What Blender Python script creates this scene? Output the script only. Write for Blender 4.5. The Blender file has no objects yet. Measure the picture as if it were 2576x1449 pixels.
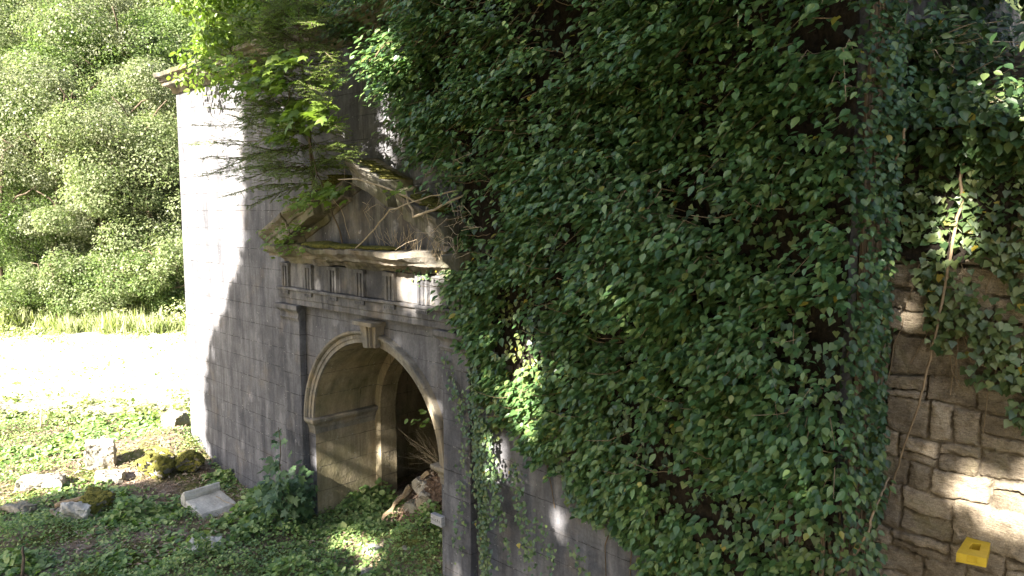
import bpy, bmesh, math, random
import numpy as np
from mathutils import Vector, Matrix

random.seed(7)
RNG = np.random.default_rng(11)
sc = bpy.context.scene
COL = sc.collection

# ------------------------------------------------------------------ camera
F_PX, W_PX, H_PX = 1850.0, 2576.0, 1449.0      # focal length and frame in survey pixels
YAW = math.radians(45.8)                       # view heading, measured from the -X direction
PITCH = math.radians(5.85)
CAM = np.array([0.0, -5.0, 4.05])
cam_d = bpy.data.cameras.new('camera')
cam = bpy.data.objects.new('camera', cam_d)
COL.objects.link(cam)
cam.location = CAM
fwd = np.array([-math.cos(YAW) * math.cos(PITCH), math.sin(YAW) * math.cos(PITCH), -math.sin(PITCH)])
cam.rotation_euler = Vector(fwd).to_track_quat('-Z', 'Y').to_euler()
cam_d.sensor_width = 36.0
cam_d.lens = 36.0 * F_PX / W_PX
cam_d.clip_start, cam_d.clip_end = 0.05, 2000
sc.camera = cam
right = np.array([math.sin(YAW), math.cos(YAW), 0.0])
upv = np.cross(right, fwd)

def ray(px, py):
    return fwd * F_PX + right * (px - W_PX / 2) - upv * (py - H_PX / 2)

def hit(px, py, axis, val):
    """survey point on the plane axis=val"""
    d = ray(px, py)
    return CAM + d * ((val - CAM[axis]) / d[axis])

# ------------------------------------------------------------------ sky, sun, exposure
SUN_EL, SUN_X = math.radians(33), 0.12
SUN = np.array([SUN_X * math.cos(SUN_EL), -math.sqrt(1 - SUN_X ** 2) * math.cos(SUN_EL), math.sin(SUN_EL)])
world = bpy.data.worlds.new('World')
sc.world = world
world.use_nodes = True
nt = world.node_tree
sky = nt.nodes.new('ShaderNodeTexSky')
sky.sky_type = 'NISHITA'
sky.sun_disc = False
sky.ozone_density = 0.8
sky.dust_density = 2.5
sky.sun_elevation = SUN_EL
sky.sun_rotation = math.atan2(SUN[0], SUN[1])
bg = nt.nodes['Background']
bg.inputs['Strength'].default_value = 0.055
nt.links.new(sky.outputs[0], bg.inputs['Color'])
sd = bpy.data.lights.new('sun', 'SUN')
sd.energy, sd.angle, sd.color = 5.0, math.radians(0.55), (1.0, 0.93, 0.82)
so = bpy.data.objects.new('sun', sd)
COL.objects.link(so)
so.rotation_euler = Vector(SUN).to_track_quat('Z', 'Y').to_euler()
so.location = (0, -30, 30)
vs = sc.view_settings
vs.view_transform, vs.look, vs.gamma = 'Standard', 'None', 1.0
vs.exposure = 3.0
sc.cycles.max_bounces = 8
sc.cycles.diffuse_bounces = 4
sc.cycles.glossy_bounces = 2
sc.cycles.transmission_bounces = 4
sc.cycles.sample_clamp_indirect = 6.0

# ------------------------------------------------------------------ numeric noise
_T = np.random.default_rng(3).random((64, 64, 64))
def vnoise(p):
    p = np.asarray(p, float)
    i = np.floor(p).astype(int)
    f = p - i
    f = f * f * (3 - 2 * f)
    i0, i1 = i % 64, (i + 1) % 64
    r = 0
    for dx in (0, 1):
        for dy in (0, 1):
            for dz in (0, 1):
                w = (f[..., 0] if dx else 1 - f[..., 0]) * (f[..., 1] if dy else 1 - f[..., 1]) * (f[..., 2] if dz else 1 - f[..., 2])
                r = r + w * _T[(i1 if dx else i0)[..., 0], (i1 if dy else i0)[..., 1], (i1 if dz else i0)[..., 2]]
    return r

def fbm(p, o=3):
    p = np.asarray(p, float)
    r, a, s = 0, 0.5, 0
    for k in range(o):
        r = r + a * vnoise(p * 2 ** k + 17.3 * k)
        s += a
        a *= 0.5
    return r / s

def n2(x, y, s, seed=0.0, o=3):
    x, y = np.asarray(x, float), np.asarray(y, float)
    return fbm(np.stack([x / s + seed, y / s + seed * 1.7, np.full_like(x, seed * 0.37)], -1), o)

def smooth(a, b, x):
    t = np.clip((x - a) / (b - a), 0, 1)
    return t * t * (3 - 2 * t)

def inpoly(x, y, poly):
    x, y = np.asarray(x), np.asarray(y)
    r = np.zeros(x.shape, bool)
    n = len(poly)
    for i in range(n):
        (x0, y0), (x1, y1) = poly[i], poly[(i + 1) % n]
        c = ((y0 > y) != (y1 > y))
        if y0 != y1:
            r ^= c & (x < (x1 - x0) * (y - y0) / (y1 - y0) + x0)
    return r

# ------------------------------------------------------------------ object helpers
def tag(o, label=None, cat=None, group=None, kind=None):
    if label: o['label'] = label
    if cat: o['category'] = cat
    if group: o['group'] = group
    if kind: o['kind'] = kind
    return o

def empty(name, loc, label=None, cat=None, group=None):
    o = bpy.data.objects.new(name, None)
    o.location = loc
    o.empty_display_size = 0.2
    COL.objects.link(o)
    return tag(o, label, cat, group)

def mesh_obj(name, V, Fs, mat, parent=None, smooth_=False):
    """V in world coordinates; Fs list of index tuples, or an (n,k) array"""
    me = bpy.data.meshes.new(name)
    V = np.asarray(V, np.float32)
    if isinstance(Fs, np.ndarray):
        n, k = Fs.shape
        me.vertices.add(len(V)); me.vertices.foreach_set('co', V.ravel())
        me.loops.add(n * k); me.loops.foreach_set('vertex_index', Fs.ravel().astype(np.int32))
        me.polygons.add(n); me.polygons.foreach_set('loop_start', (np.arange(n) * k).astype(np.int32))
        me.update(calc_edges=True)
    else:
        me.from_pydata([tuple(map(float, v)) for v in V], [], [tuple(map(int, f)) for f in Fs])
    if smooth_:
        me.polygons.foreach_set('use_smooth', np.ones(len(me.polygons), bool))
    me.materials.append(mat)
    o = bpy.data.objects.new(name, me)
    COL.objects.link(o)
    if parent is not None:
        o.parent = parent
        o.matrix_parent_inverse = Matrix.Translation(-Vector(parent.location)) if parent.type == 'EMPTY' else Matrix()
    me.update()
    return o

def recalc(o):
    bm = bmesh.new(); bm.from_mesh(o.data)
    bmesh.ops.recalc_face_normals(bm, faces=bm.faces)
    bm.to_mesh(o.data); bm.free()
    return o

def bevel(o, w, seg=2):
    m = o.modifiers.new('bevel', 'BEVEL'); m.width = w; m.segments = seg; m.limit_method = 'ANGLE'
    return o

class MB:
    def __init__(s): s.V, s.F = [], []
    def add(s, V, F):
        b = len(s.V); s.V += [tuple(v) for v in V]; s.F += [tuple(i + b for i in f) for f in F]
    def box(s, lo, hi):
        (x0, y0, z0), (x1, y1, z1) = lo, hi
        s.add([(x0, y0, z0), (x1, y0, z0), (x1, y1, z0), (x0, y1, z0), (x0, y0, z1), (x1, y0, z1), (x1, y1, z1), (x0, y1, z1)],
              [(0, 3, 2, 1), (4, 5, 6, 7), (0, 1, 5, 4), (1, 2, 6, 5), (2, 3, 7, 6), (3, 0, 4, 7)])
    def tube(s, pts, rad, n=5):
        pts = [np.asarray(p, float) for p in pts]
        rings = []
        for i, p in enumerate(pts):
            t = pts[min(i + 1, len(pts) - 1)] - pts[max(i - 1, 0)]
            t = t / (np.linalg.norm(t) + 1e-9)
            a = np.cross(t, (0, 0, 1.0) if abs(t[2]) < 0.9 else (1.0, 0, 0)); a /= np.linalg.norm(a)
            b = np.cross(t, a)
            r = rad[i] if hasattr(rad, '__len__') else rad
            rings.append([p + r * (a * math.cos(2 * math.pi * k / n) + b * math.sin(2 * math.pi * k / n)) for k in range(n)])
        V = [v for rg in rings for v in rg]
        F = [(i * n + k, i * n + (k + 1) % n, (i + 1) * n + (k + 1) % n, (i + 1) * n + k) for i in range(len(pts) - 1) for k in range(n)]
        F += [tuple(range(n))[::-1], tuple((len(pts) - 1) * n + k for k in range(n))]
        s.add(V, F)
    def build(s, name, mat, parent=None, smooth_=False):
        return recalc(mesh_obj(name, s.V, s.F, mat, parent, smooth_))

def wiggle(p0, p1, n, amp, seed, sag=0.0):
    """a bent line between two points"""
    r = np.random.default_rng(seed)
    p0, p1 = np.asarray(p0, float), np.asarray(p1, float)
    t = np.linspace(0, 1, n)[:, None]
    P = p0 + (p1 - p0) * t
    off = np.cumsum(r.normal(0, amp, (n, 3)), 0)
    off -= off[0] + (off[-1] - off[0]) * t
    P = P + off
    P[:, 2] -= sag * 4 * (t * (1 - t))[:, 0]
    return P

# ------------------------------------------------------------------ materials
def new_mat(name):
    m = bpy.data.materials.new(name); m.use_nodes = True
    n = m.node_tree.nodes
    return m, m.node_tree, n['Principled BSDF'], n['Material Output']

class NG:
    """small node-graph writer"""
    def __init__(s, nt): s.nt = nt
    def n(s, typ, **kw):
        x = s.nt.nodes.new(typ)
        for k, v in kw.items():
            if k.startswith('i_'):
                x.inputs[k[2:]].default_value = v
            else: setattr(x, k, v)
        return x
    def l(s, a, b): s.nt.links.new(a, b)
    def pos(s): return s.n('ShaderNodeNewGeometry').outputs['Position']
    def noise(s, vec, scale, detail=4, rough=0.55, stretch=None):
        if stretch is not None:
            mp = s.n('ShaderNodeMapping'); mp.inputs['Scale'].default_value = stretch
            s.l(vec, mp.inputs['Vector']); vec = mp.outputs[0]
        x = s.n('ShaderNodeTexNoise'); x.inputs['Scale'].default_value = scale
        x.inputs['Detail'].default_value = detail; x.inputs['Roughness'].default_value = rough
        s.l(vec, x.inputs['Vector']); return x.outputs['Fac']
    def ramp(s, fac, stops):
        x = s.n('ShaderNodeValToRGB'); e = x.color_ramp.elements
        while len(e) < len(stops): e.new(0.5)
        for el, (p, c) in zip(e, stops):
            el.position = p; el.color = (*c, 1) if hasattr(c, '__len__') else (c, c, c, 1)
        s.l(fac, x.inputs[0]); return x.outputs[0]
    def math(s, op, a, b=None, clamp=False):
        x = s.n('ShaderNodeMath', operation=op, use_clamp=clamp)
        for i, v in enumerate((a, b)):
            if v is None: continue
            if hasattr(v, 'is_output'): s.l(v, x.inputs[i])
            else: x.inputs[i].default_value = v
        return x.outputs[0]
    def mix(s, fac, a, b, mode='MIX'):
        x = s.n('ShaderNodeMix', data_type='RGBA', blend_type=mode)
        for i, v in ((0, fac), (6, a), (7, b)):
            if hasattr(v, 'is_output'): s.l(v, x.inputs[i])
            else: x.inputs[i].default_value = v if i == 0 else (*v, 1)
        return x.outputs[2]
    def bump(s, h, strength, dist, prev=None):
        x = s.n('ShaderNodeBump'); x.inputs['Strength'].default_value = strength; x.inputs['Distance'].default_value = dist
        s.l(h, x.inputs['Height'])
        if prev is not None: s.l(prev, x.inputs['Normal'])
        return x.outputs[0]

def leaf_mat(name, cols, rough=0.45, trans=0.25, tcol=None, spec=0.5, dead=0.0):
    m, t, p, out = new_mat(name); g = NG(t)
    geo = g.n('ShaderNodeNewGeometry')
    rnd = geo.outputs['Random Per Island']
    n = len(cols)
    stops = [(i / max(1, n - 1) * (1 - dead), c) for i, c in enumerate(cols)]
    if dead: stops += [(1 - dead * 0.9, (0.30, 0.24, 0.03))]
    c = g.ramp(rnd, stops)
    big = g.noise(geo.outputs['Position'], 1.3, 2)
    c = g.mix(0.35, c, g.ramp(big, [(0.3, 0.55), (0.7, 1.25)]), 'MULTIPLY')
    g.l(c, p.inputs['Base Color'])
    p.inputs['Roughness'].default_value = rough
    p.inputs['Specular IOR Level'].default_value = spec
    if trans:
        tr = g.n('ShaderNodeBsdfTranslucent')
        tc = g.mix(1.0, c, tcol or (1.6, 1.9, 0.7), 'MULTIPLY')
        g.l(tc, tr.inputs['Color'])
        mx = g.n('ShaderNodeMixShader'); mx.inputs[0].default_value = trans
        g.l(p.outputs[0], mx.inputs[1]); g.l(tr.outputs[0], mx.inputs[2]); g.l(mx.outputs[0], out.inputs['Surface'])
    return m

def stone_mat(name, base, dark, joints=True, bw=5.3, rh=0.272, streak=0.75, tan=None, tan_amt=0.3, green=0.0, tan_lo=0.5, zoff=0.0):
    m, t, p, out = new_mat(name); g = NG(t)
    geo = g.n('ShaderNodeNewGeometry'); P = geo.outputs['Position']
    sp = g.n('ShaderNodeSeparateXYZ'); g.l(P, sp.inputs[0])
    sn = g.n('ShaderNodeSeparateXYZ'); g.l(geo.outputs['True Normal'], sn.inputs[0])
    ny = g.math('GREATER_THAN', g.math('ABSOLUTE', sn.outputs[1]), 0.5)
    u = g.math('ADD', g.math('MULTIPLY', sp.outputs[0], ny), g.math('MULTIPLY', sp.outputs[1], g.math('SUBTRACT', 1.0, ny)))
    warp = g.math('MULTIPLY', g.math('SUBTRACT', g.noise(P, 9, 3), 0.5), 0.02)
    cb = g.n('ShaderNodeCombineXYZ'); g.l(g.math('ADD', u, warp), cb.inputs[0]); g.l(g.math('ADD', g.math('ADD', sp.outputs[2], warp), zoff), cb.inputs[1])
    fine = g.noise(P, 34, 6, 0.65)
    mid = g.noise(P, 4.5, 5, 0.6)
    st = g.noise(P, 1.0, 7, 0.66, (4.0, 4.0, 0.7))
    st2 = g.noise(P, 1.0, 6, 0.68, (11, 11, 1.5))
    c = g.mix(g.ramp(st, [(0.40, 0.0), (0.66, 1.0)]), dark, base)
    c = g.mix(streak * 0.6, c, g.ramp(st2, [(0.36, 0.55), (0.62, 1.2)]), 'MULTIPLY')
    c = g.mix(0.8, c, g.ramp(mid, [(0.3, 0.72), (0.7, 1.2)]), 'MULTIPLY')
    c = g.mix(0.55, c, g.ramp(fine, [(0.3, 0.68), (0.7, 1.28)]), 'MULTIPLY')
    if tan:
        c = g.mix(g.math('MULTIPLY', g.ramp(g.noise(P, 2.1, 5, 0.6), [(tan_lo - 0.04, 0.0), (tan_lo + 0.14, 1.0)]), tan_amt), c, tan)
    if green:
        c = g.mix(g.math('MULTIPLY', g.ramp(g.noise(P, 1.7, 5, 0.62), [(0.45, 0.0), (0.62, 1.0)]), green), c, (0.10, 0.11, 0.03))
    # pale lichen specks
    v = g.n('ShaderNodeTexVoronoi'); v.inputs['Scale'].default_value = 11; g.l(P, v.inputs['Vector'])
    sz = g.math('MULTIPLY', g.noise(P, 3, 2), 0.22)
    c = g.mix(g.math('MULTIPLY', g.math('LESS_THAN', v.outputs['Distance'], g.math('SUBTRACT', sz, 0.045)), 0.55), c, (0.42, 0.42, 0.40))
    h = g.math('ADD', g.math('MULTIPLY', fine, 0.5), mid)
    nrm = g.bump(h, 0.55, 0.03)
    if joints:
        b = g.n('ShaderNodeTexBrick'); b.offset = 0.37
        b.inputs['Scale'].default_value = 1.0; b.inputs['Brick Width'].default_value = bw
        b.inputs['Row Height'].default_value = rh; b.inputs['Mortar Size'].default_value = 0.0042
        b.inputs['Mortar Smooth'].default_value = 0.3
        b.inputs['Color1'].default_value = (0.86, 0.86, 0.86, 1); b.inputs['Color2'].default_value = (1.12, 1.1, 1.06, 1)
        g.l(cb.outputs[0], b.inputs['Vector'])
        mo = g.math('MULTIPLY', b.outputs['Fac'], g.ramp(g.noise(P, 3.2, 3), [(0.44, 0.0), (0.62, 1.0)]))
        c = g.mix(0.35, c, b.outputs['Color'], 'MULTIPLY')
        c = g.mix(g.math('MULTIPLY', mo, 0.7), c, (0.03, 0.028, 0.026))
        chip = g.math('MULTIPLY', b.outputs['Fac'], g.ramp(g.noise(P, 14, 2), [(0.58, 0.0), (0.66, 1.0)]))
        c = g.mix(g.math('MULTIPLY', chip, 0.4), c, (0.5, 0.49, 0.46))
        nrm = g.bump(g.math('MULTIPLY', mo, -1.0), 0.8, 0.015, nrm)
    g.l(c, p.inputs['Base Color']); g.l(nrm, p.inputs['Normal'])
    p.inputs['Roughness'].default_value = 0.9
    p.inputs['Specular IOR Level'].default_value = 0.15
    return m

GREY = stone_mat('weathered_grey_ashlar', (0.195, 0.193, 0.205), (0.092, 0.092, 0.103), tan=(0.26, 0.20, 0.13), tan_amt=0.25, tan_lo=0.6)
GREY_PLAIN = stone_mat('weathered_grey_stone', (0.24, 0.23, 0.225), (0.075, 0.074, 0.08), joints=False, tan=(0.30, 0.235, 0.15), tan_amt=0.35, tan_lo=0.56)
PASSAGE = stone_mat('damp_tan_ashlar', (0.36, 0.305, 0.215), (0.17, 0.145, 0.098), bw=1.1, rh=0.33, streak=0.4, tan=(0.38, 0.29, 0.17), tan_amt=0.4, green=0.3)
PALE = stone_mat('pale_limestone', (0.46, 0.43, 0.38), (0.24, 0.22, 0.19), joints=False, streak=0.3, tan=(0.20, 0.15, 0.09), tan_amt=0.6, tan_lo=0.53, green=0.25)
ROCK = stone_mat('mossy_rock', (0.36, 0.33, 0.28), (0.2, 0.18, 0.15), joints=False, streak=0.1, green=0.3)

PALE2 = stone_mat('pale_clean_stone', (0.62, 0.60, 0.55), (0.46, 0.44, 0.40), joints=False, streak=0.1, tan=(0.24, 0.19, 0.13), tan_amt=0.5, tan_lo=0.6)
def simple_mat(name, c1, c2, scale, rough=0.85, bumpd=0.01, stretch=None, c3=None):
    m, t, p, out = new_mat(name); g = NG(t)
    P = g.pos()
    f = g.noise(P, scale, 5, 0.62, stretch)
    stops = [(0.3, c1), (0.65, c2)] + ([(0.8, c3)] if c3 else [])
    c = g.ramp(f, stops)
    g.l(c, p.inputs['Base Color'])
    g.l(g.bump(f, 0.8, bumpd), p.inputs['Normal'])
    p.inputs['Roughness'].default_value = rough
    p.inputs['Specular IOR Level'].default_value = 0.2
    return m
BARK = simple_mat('bark', (0.05, 0.04, 0.03), (0.16, 0.12, 0.085), 18, stretch=(1, 1, 0.15))
TWIG = simple_mat('pale_twig', (0.22, 0.17, 0.11), (0.45, 0.37, 0.26), 25)
VINE = simple_mat('vine_bark', (0.16, 0.115, 0.07), (0.33, 0.25, 0.16), 40, stretch=(1, 1, 0.2))
ROOT = simple_mat('fibrous_bark', (0.04, 0.03, 0.02), (0.17, 0.125, 0.08), 60, stretch=(1, 1, 0.06), bumpd=0.02)
MOSS = simple_mat('moss', (0.035, 0.042, 0.012), (0.17, 0.155, 0.035), 30, rough=1.0, bumpd=0.03)
SOIL = simple_mat('leafy_soil', (0.05, 0.033, 0.02), (0.2, 0.135, 0.085), 14, rough=1.0, bumpd=0.04)

IVY_M = leaf_mat('ivy_leaf', [(0.023, 0.050, 0.017), (0.042, 0.088, 0.030), (0.070, 0.126, 0.042), (0.125, 0.17, 0.052)], rough=0.40, trans=0.12, dead=0.006)
IVY_S = leaf_mat('ivy_shoot_leaf', [(0.034, 0.075, 0.025), (0.064, 0.132, 0.042), (0.108, 0.187, 0.062), (0.19, 0.25, 0.08)], rough=0.36, trans=0.15, dead=0.004)
IVY_Y = leaf_mat('ivy_young_leaf', [(0.06, 0.095, 0.03), (0.10, 0.145, 0.045), (0.15, 0.19, 0.055), (0.21, 0.23, 0.08)], rough=0.45, trans=0.15, dead=0.02)
IVY_R = leaf_mat('ivy_leaf_wall', [(0.045, 0.08, 0.03), (0.08, 0.125, 0.042), (0.12, 0.17, 0.058), (0.18, 0.21, 0.08)], rough=0.42, trans=0.12, dead=0.015)
TREE_A = leaf_mat('broadleaf_a', [(0.12, 0.16, 0.065), (0.16, 0.20, 0.09), (0.20, 0.23, 0.12), (0.25, 0.26, 0.16)], rough=0.5, trans=0.42, tcol=(1.3, 1.45, 0.85), spec=0.25)
TREE_B = leaf_mat('broadleaf_b', [(0.085, 0.13, 0.045), (0.13, 0.18, 0.065), (0.19, 0.24, 0.095)], rough=0.5, trans=0.42, tcol=(1.3, 1.5, 0.75), spec=0.25)
TREE_C = leaf_mat('broadleaf_c', [(0.12, 0.14, 0.08), (0.17, 0.19, 0.11), (0.24, 0.245, 0.16)], rough=0.45, trans=0.35, tcol=(1.3, 1.45, 0.85), spec=0.35)
MAPLE_M = leaf_mat('sapling_leaf', [(0.10, 0.165, 0.03), (0.15, 0.225, 0.04), (0.21, 0.28, 0.055)], rough=0.45, trans=0.42, tcol=(1.35, 1.45, 0.8))
SHRUB_M = leaf_mat('shrub_leaf', [(0.04, 0.085, 0.04), (0.065, 0.12, 0.05), (0.10, 0.17, 0.065)], rough=0.5, trans=0.2)
NEEDLE = leaf_mat('conifer_needle', [(0.10, 0.125, 0.042), (0.14, 0.185, 0.05), (0.18, 0.25, 0.06)], rough=0.5, trans=0.3)
COVER_M = leaf_mat('cover_leaf', [(0.075, 0.135, 0.045), (0.135, 0.225, 0.065), (0.22, 0.31, 0.10), (0.36, 0.41, 0.17)], rough=0.5, trans=0.25)
LITTER_M = leaf_mat('dead_leaf', [(0.10, 0.065, 0.04), (0.22, 0.15, 0.10), (0.38, 0.31, 0.23)], rough=0.8, trans=0.0)
GRASS_M = leaf_mat('grass_blade', [(0.13, 0.17, 0.06), (0.24, 0.26, 0.12), (0.42, 0.42, 0.26)], rough=0.6, trans=0.3)

# ------------------------------------------------------------------ leaves
def tpl_fan(outline, center):
    V = [center] + outline
    n = len(outline)
    return np.array(V, float), np.array([(0, 1 + i, 1 + (i + 1) % n) for i in range(n)])
def mirror(half):
    return half + [(-x, y, z) for x, y, z in reversed(half) if abs(x) > 1e-6]
T_OVATE = tpl_fan(mirror([(0, 0, 0), (0.24, 0.16, 0.05), (0.36, 0.40, 0.07), (0.26, 0.70, 0.03), (0, 1.05, -0.10)]), (0, 0.42, -0.04))
T_LANCE = tpl_fan(mirror([(0, 0, 0), (0.13, 0.25, 0.03), (0.16, 0.5, 0.03), (0, 1.05, -0.08)]), (0, 0.45, -0.03))
T_IVY = tpl_fan(mirror([(0, 0.08, 0), (0.22, -0.06, 0.02), (0.50, 0.20, 0.0), (0.33, 0.48, 0.05), (0, 1.0, -0.08)]), (0, 0.36, -0.03))
T_MAPLE = tpl_fan(mirror([(0, 0.02, 0), (0.20, -0.10, 0.0), (0.46, 0.02, -0.06), (0.34, 0.20, 0.02), (0.62, 0.50, -0.10), (0.30, 0.50, 0.03), (0.22, 0.66, 0.02), (0, 1.05, -0.10)]), (0, 0.36, 0.0))
T_QUAD = (np.array([(0, 0, 0), (0.28, 0.45, 0.05), (0, 1, -0.05), (-0.28, 0.45, 0.05)], float), np.array([(0, 1, 2, 3)]))
T_BLADE = (np.array([(-0.05, 0, 0), (0.05, 0, 0), (0.03, 0.6, 0.04), (0, 1, 0.16), (-0.03, 0.6, 0.04)], float), np.array([(0, 1, 2), (0, 2, 4), (4, 2, 3)]))

def unit(a): return a / (np.linalg.norm(a, axis=-1, keepdims=True) + 1e-9)

def leaf_arrays(tpl, pos, nrm, tip, size, squash=None):
    TV, TF = tpl
    n = len(pos)
    nrm = unit(nrm)
    tip = unit(tip - nrm * (tip * nrm).sum(-1, keepdims=True))
    side = np.cross(tip, nrm)
    size = np.broadcast_to(size, (n,))
    w = np.ones(n) if squash is None else squash
    V = pos[:, None, :] + size[:, None, None] * (side[:, None, :] * (TV[None, :, 0, None] * w[:, None, None]) + tip[:, None, :] * TV[None, :, 1, None] + nrm[:, None, :] * TV[None, :, 2, None])
    Fc = TF[None] + (np.arange(n) * len(TV))[:, None, None]
    return V.reshape(-1, 3), Fc.reshape(-1, TF.shape[1])

def leaves(name, mat, parts, parent=None):
    Vs, Fs, b = [], [], 0
    for a in parts:
        V, Fc = leaf_arrays(*a)
        Vs.append(V); Fs.append(Fc + b); b += len(V)
    return mesh_obj(name, np.concatenate(Vs), np.concatenate(Fs), mat, parent)

def rsphere(n, rng=RNG): return unit(rng.normal(size=(n, 3)))

# ------------------------------------------------------------------ terrain
VDIR = np.array([-math.cos(YAW), math.sin(YAW)])
RDIR = np.array([math.sin(YAW), math.cos(YAW)])
def depth_of(x, y): return x * VDIR[0] + (y + 5) * VDIR[1]
def ground_z(x, y):
    x, y = np.asarray(x, float), np.asarray(y, float)
    d = depth_of(x, y)
    z = 0.16 * (n2(x, y, 1.6, 2.0) - 0.5) + 0.06 * (n2(x, y, 0.35, 5.0) - 0.5)
    z = z + 0.30 * np.exp(-((x + 12.6) ** 2 / 1.2 + (y + 0.25) ** 2 / 0.5))
    z = z + 0.30 * np.exp(-((x + 6.5) ** 2 / 0.5 + (y - 0.35) ** 2 / 0.25))
    z = z - 0.16 * smooth(-8.9, -10.2, x) * smooth(-13.0, -11.9, x) * np.exp(-y ** 2 / 3.0)
    hd = np.maximum(d - 26.5, 0) + 1.2 * (n2(x, y, 6, 9.0) - 0.5) * (d > 26)
    hd = np.maximum(hd, 0)
    z = z + np.minimum(hd * 0.55, 42) * (d > 26)
    return z
def axis_coords(segs):
    r = []
    for a, b, st in segs: r += list(np.arange(a, b, st))
    return np.array(r + [segs[-1][1]])
gx = axis_coords([(-420, -70, 25), (-70, -16, 1.0), (-16, 2, 0.12), (2, 20, 2.0), (20, 320, 30)])
gy = axis_coords([(-300, -20, 20), (-20, -6, 1.0), (-6, 1.5, 0.12), (1.5, 60, 1.2), (60, 420, 30)])
GX, GY = np.meshgrid(gx, gy)
GZ = ground_z(GX, GY)
nx, ny = len(gx), len(gy)
idx = np.arange(nx * ny).reshape(ny, nx)
Q = np.stack([idx[:-1, :-1], idx[:-1, 1:], idx[1:, 1:], idx[1:, :-1]], -1).reshape(-1, 4)
def ground_mat():
    m, t, p, out = new_mat('ground'); g = NG(t)
    P = g.pos()
    sp = g.n('ShaderNodeSeparateXYZ'); g.l(P, sp.inputs[0])
    soil = g.ramp(g.noise(P, 7, 8, 0.7), [(0.3, (0.10, 0.075, 0.055)), (0.5, (0.25, 0.19, 0.145)), (0.7, (0.44, 0.37, 0.30))])
    green = g.ramp(g.noise(P, 11, 6, 0.65), [(0.35, (0.06, 0.075, 0.025)), (0.65, (0.2, 0.2, 0.06))])
    near = g.mix(g.ramp(g.noise(P, 1.1, 5, 0.6), [(0.44, 0.0), (0.58, 1.0)]), soil, green)
    mead = g.ramp(g.noise(P, 5, 8, 0.75), [(0.3, (0.36, 0.36, 0.2)), (0.42, (0.64, 0.61, 0.5)), (0.7, (0.7, 0.68, 0.6))])
    dd = g.math('ADD', g.math('MULTIPLY', sp.outputs[0], float(VDIR[0])), g.math('MULTIPLY', g.math('ADD', sp.outputs[1], 5.0), float(VDIR[1])))
    dd = g.math('ADD', dd, g.math('MULTIPLY', g.math('SUBTRACT', g.noise(P, 0.8, 4), 0.5), 5.0))
    r1 = g.n('ShaderNodeMapRange'); r1.inputs['From Min'].default_value = 14.2; r1.inputs['From Max'].default_value = 16.5; g.l(dd, r1.inputs['Value'])
    r2 = g.n('ShaderNodeMapRange'); r2.inputs['From Min'].default_value = 26; r2.inputs['From Max'].default_value = 28.5; g.l(dd, r2.inputs['Value'])
    c = g.mix(r1.outputs[0], near, mead)
    c = g.mix(r2.outputs[0], c, (0.03, 0.04, 0.015))
    g.l(c, p.inputs['Base Color'])
    h = g.math('ADD', g.noise(P, 24, 6, 0.7), g.math('MULTIPLY', g.noise(P, 6, 4), 1.5))
    g.l(g.bump(h, 0.9, 0.05), p.inputs['Normal'])
    p.inputs['Roughness'].default_value = 1.0; p.inputs['Specular IOR Level'].default_value = 0.1
    return m
ground = mesh_obj('ground', np.stack([GX, GY, GZ], -1).reshape(-1, 3), Q, ground_mat(), None, True)
tag(ground, 'uneven ground of soil and moss with a pale meadow beyond', 'ground', kind='structure')

# ------------------------------------------------------------------ gatehouse
CX, RX, RZ, ZS = -7.21, 1.285, 1.20, 1.31        # arch centre, radii and springing height
X0, X1, ZT = -12.56, -1.72, 6.10                # facade ends, wall top
YP = -0.10                                      # pilaster and entablature plane
gate = empty('gatehouse', (-7.14, 0, 0), 'ruined grey ashlar gatehouse with pedimented arched doorway, half under ivy', 'building')

def arc_pts(rx, rz, n=40): return [(CX - rx * math.cos(math.pi * i / n), ZS + rz * math.sin(math.pi * i / n)) for i in range(n + 1)]

ZB = -0.6
m = MB()
A = arc_pts(RX, RZ)
m.add([(X0, 0, ZB), (CX - RX, 0, ZB), (CX - RX, 0, ZT), (X0, 0, ZT)], [(0, 1, 2, 3)])
m.add([(CX + RX, 0, ZB), (X1, 0, ZB), (X1, 0, ZT), (CX + RX, 0, ZT)], [(0, 1, 2, 3)])
for (xa, za), (xb, zb) in zip(A[:-1], A[1:]):
    m.add([(xa, 0, za), (xb, 0, zb), (xb, 0, ZT), (xa, 0, ZT)], [(0, 1, 2, 3)])
m.add([(X0, 0, ZB), (X0, 0, ZT), (X0, 7, ZT), (X0, 7, ZB)], [(0, 1, 2, 3)])
m.add([(X1, 0, ZB), (X1, 0, ZT), (X1, 7, ZT), (X1, 7, ZB)], [(3, 2, 1, 0)])
m.add([(X0, 7, ZB), (X1, 7, ZB), (X1, 7, ZT), (X0, 7, ZT)], [(3, 2, 1, 0)])
m.add([(X0, 0, ZT), (X1, 0, ZT), (X1, 7, ZT), (X0, 7, ZT)], [(0, 1, 2, 3)])
mesh_obj('wall', m.V, m.F, GREY, gate)

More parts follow.
